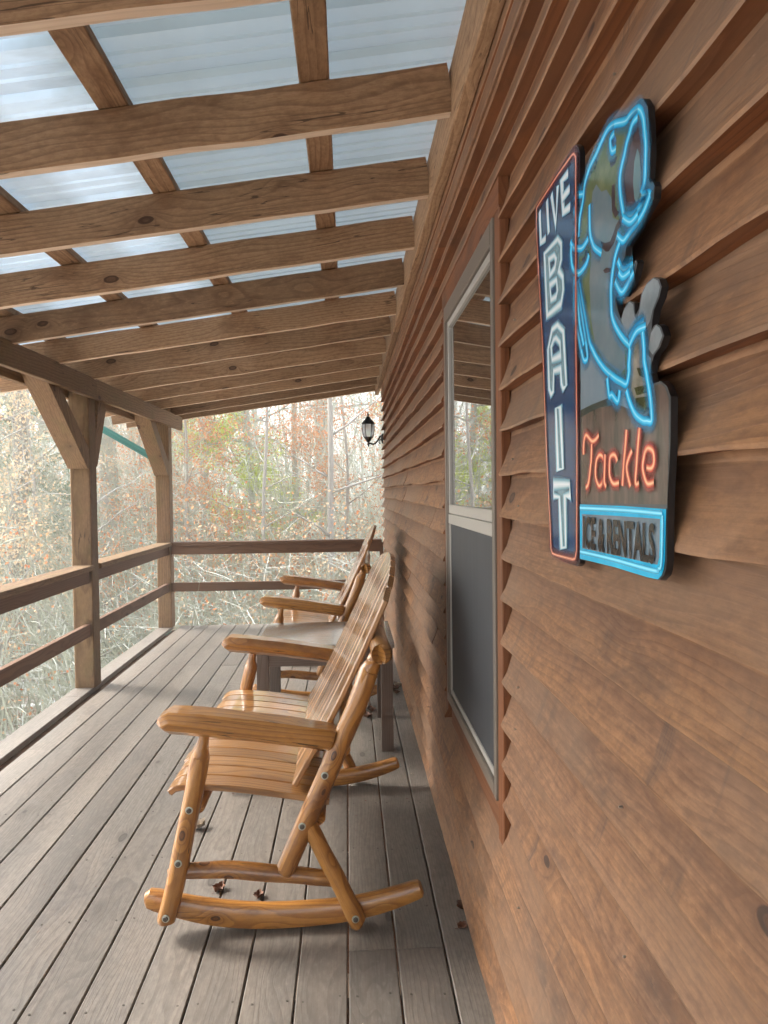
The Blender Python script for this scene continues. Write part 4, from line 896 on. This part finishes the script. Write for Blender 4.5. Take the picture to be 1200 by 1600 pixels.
# undergrowth: tangle of thin shoots no one could count
def tangle(name, cnt, mat, hlo, hhi, ylo, seed, lab):
    r = np.random.default_rng(seed); V = []; F = []; nv = 0
    for i in range(cnt):
        y = ylo+43*r.random()**1.5; x = r.uniform(-.66*y-2, .10*y+1.2)
        z = gz(x, y); h = r.uniform(hlo, hhi); ns = 7 if y < 30 else 5
        for s in range(ns):
            if s == 0: p = np.array([x, y, z-.05]); d = np.array([r.normal(0, .22), r.normal(0, .22), 1]); L = h; w0 = .007
            else: t = r.random(); p = main[int(t*4)]; d = np.array([r.normal(0, .8), r.normal(0, .8), r.uniform(-.2, 1)]); L = h*r.uniform(.2, .55); w0 = .0034
            pts = [p]; d = d/np.linalg.norm(d)
            for q in range(4): d = d+np.array([r.normal(0, .18), r.normal(0, .18), r.normal(0, .1)-.04]); d /= np.linalg.norm(d); pts.append(pts[-1]+d*L/4)
            if s == 0: main = pts
            ww = w0*(1+y/30)
            for q, pt_ in enumerate(pts):
                wq = ww*(1-.2*q)
                for a in (0, 2.09, 4.19): V.append((pt_[0]+wq*math.cos(a), pt_[1]+wq*math.sin(a), pt_[2]+wq*.5*math.sin(a+1)))
            for q in range(4):
                for a in range(3): F.append((nv+q*3+a, nv+q*3+(a+1) % 3, nv+q*3+3+(a+1) % 3, nv+q*3+3+a))
            nv += 15
    me = bpy.data.meshes.new(name); me.from_pydata(V, [], F); me.materials.append(mat); o = bpy.data.objects.new(name, me); COL.objects.link(o)
    return tag(o, lab, 'undergrowth', kind='stuff')
tangle('saplings', 3400, M['twig'], 4, 10, 15, 6, 'dense thicket of thin whips and saplings filling the wood at mid height')
tangle('undergrowth', 6500, M['twig'], .5, 3.4, 9, 5, 'pale tangle of bare shoots and brambles covering the wood floor')
r = random.Random(8); V = []; F = []
for i in range(2600):
    y = 9+38*r.random()**1.5; x = r.uniform(-.66*y-2, .10*y+1.2)
    if noise.noise(Vector((x*.25, y*.25, 4))) < -.05: continue
    z = gz(x, y)+r.uniform(.1, 3.0)
    for q in range(16):
        c = Vector((x+r.gauss(0, .35), y+r.gauss(0, .35), z+r.gauss(0, .22))); a = Vector((r.gauss(0, 1), r.gauss(0, 1), r.gauss(0, 1))).normalized()*.042*r.uniform(.7, 1.4)*(1+y/60); s_ = Vector((r.gauss(0, 1), r.gauss(0, 1), r.gauss(0, 1))).cross(a).normalized()*.02
        b = len(V); V.extend([c, c+a*.5+s_, c+a, c+a*.5-s_]); F.append((b, b+1, b+2, b+3))
me = bpy.data.meshes.new('dead_leaves'); me.from_pydata(V, [], F); me.materials.append(M['rust']); me.materials.append(M['tan'])
me.polygons.foreach_set('material_index', [(i//160) % 2 for i in range(len(F))])
o = bpy.data.objects.new('dead_leaves', me); COL.objects.link(o); tag(o, 'dead rust and tan leaves still clinging to the undergrowth', 'leaves', kind='stuff')

# ------------------------------------------------------------------ winter haze in the air
m = MB(); m.smooth = False
X0, X1, Y0_, Y1_, Z0_, Z1_ = -158, 158, -98, 158, -9, 24
m.add([(X0, Y0_, Z0_), (X1, Y0_, Z0_), (X1, Y1_, Z0_), (X0, Y1_, Z0_), (X0, Y0_, Z1_), (X1, Y0_, Z1_), (X1, Y1_, Z1_), (X0, Y1_, Z1_)], [(0, 3, 2, 1), (4, 5, 6, 7), (0, 1, 5, 4), (1, 2, 6, 5), (2, 3, 7, 6), (3, 0, 4, 7)])
T = NT('pale air'); vo_ = T.n('VolumePrincipled'); vo_.inputs['Density'].default_value = .008; vo_.inputs['Color'].default_value = (.95, .98, .95, 1); vo_.inputs['Anisotropy'].default_value = .3
T.l(vo_.outputs[0], T.out.inputs['Volume'])
hz_ = m.build('haze', T.m, ang=None); tag(hz_, 'pale winter haze softening the wood', 'haze', kind='stuff')
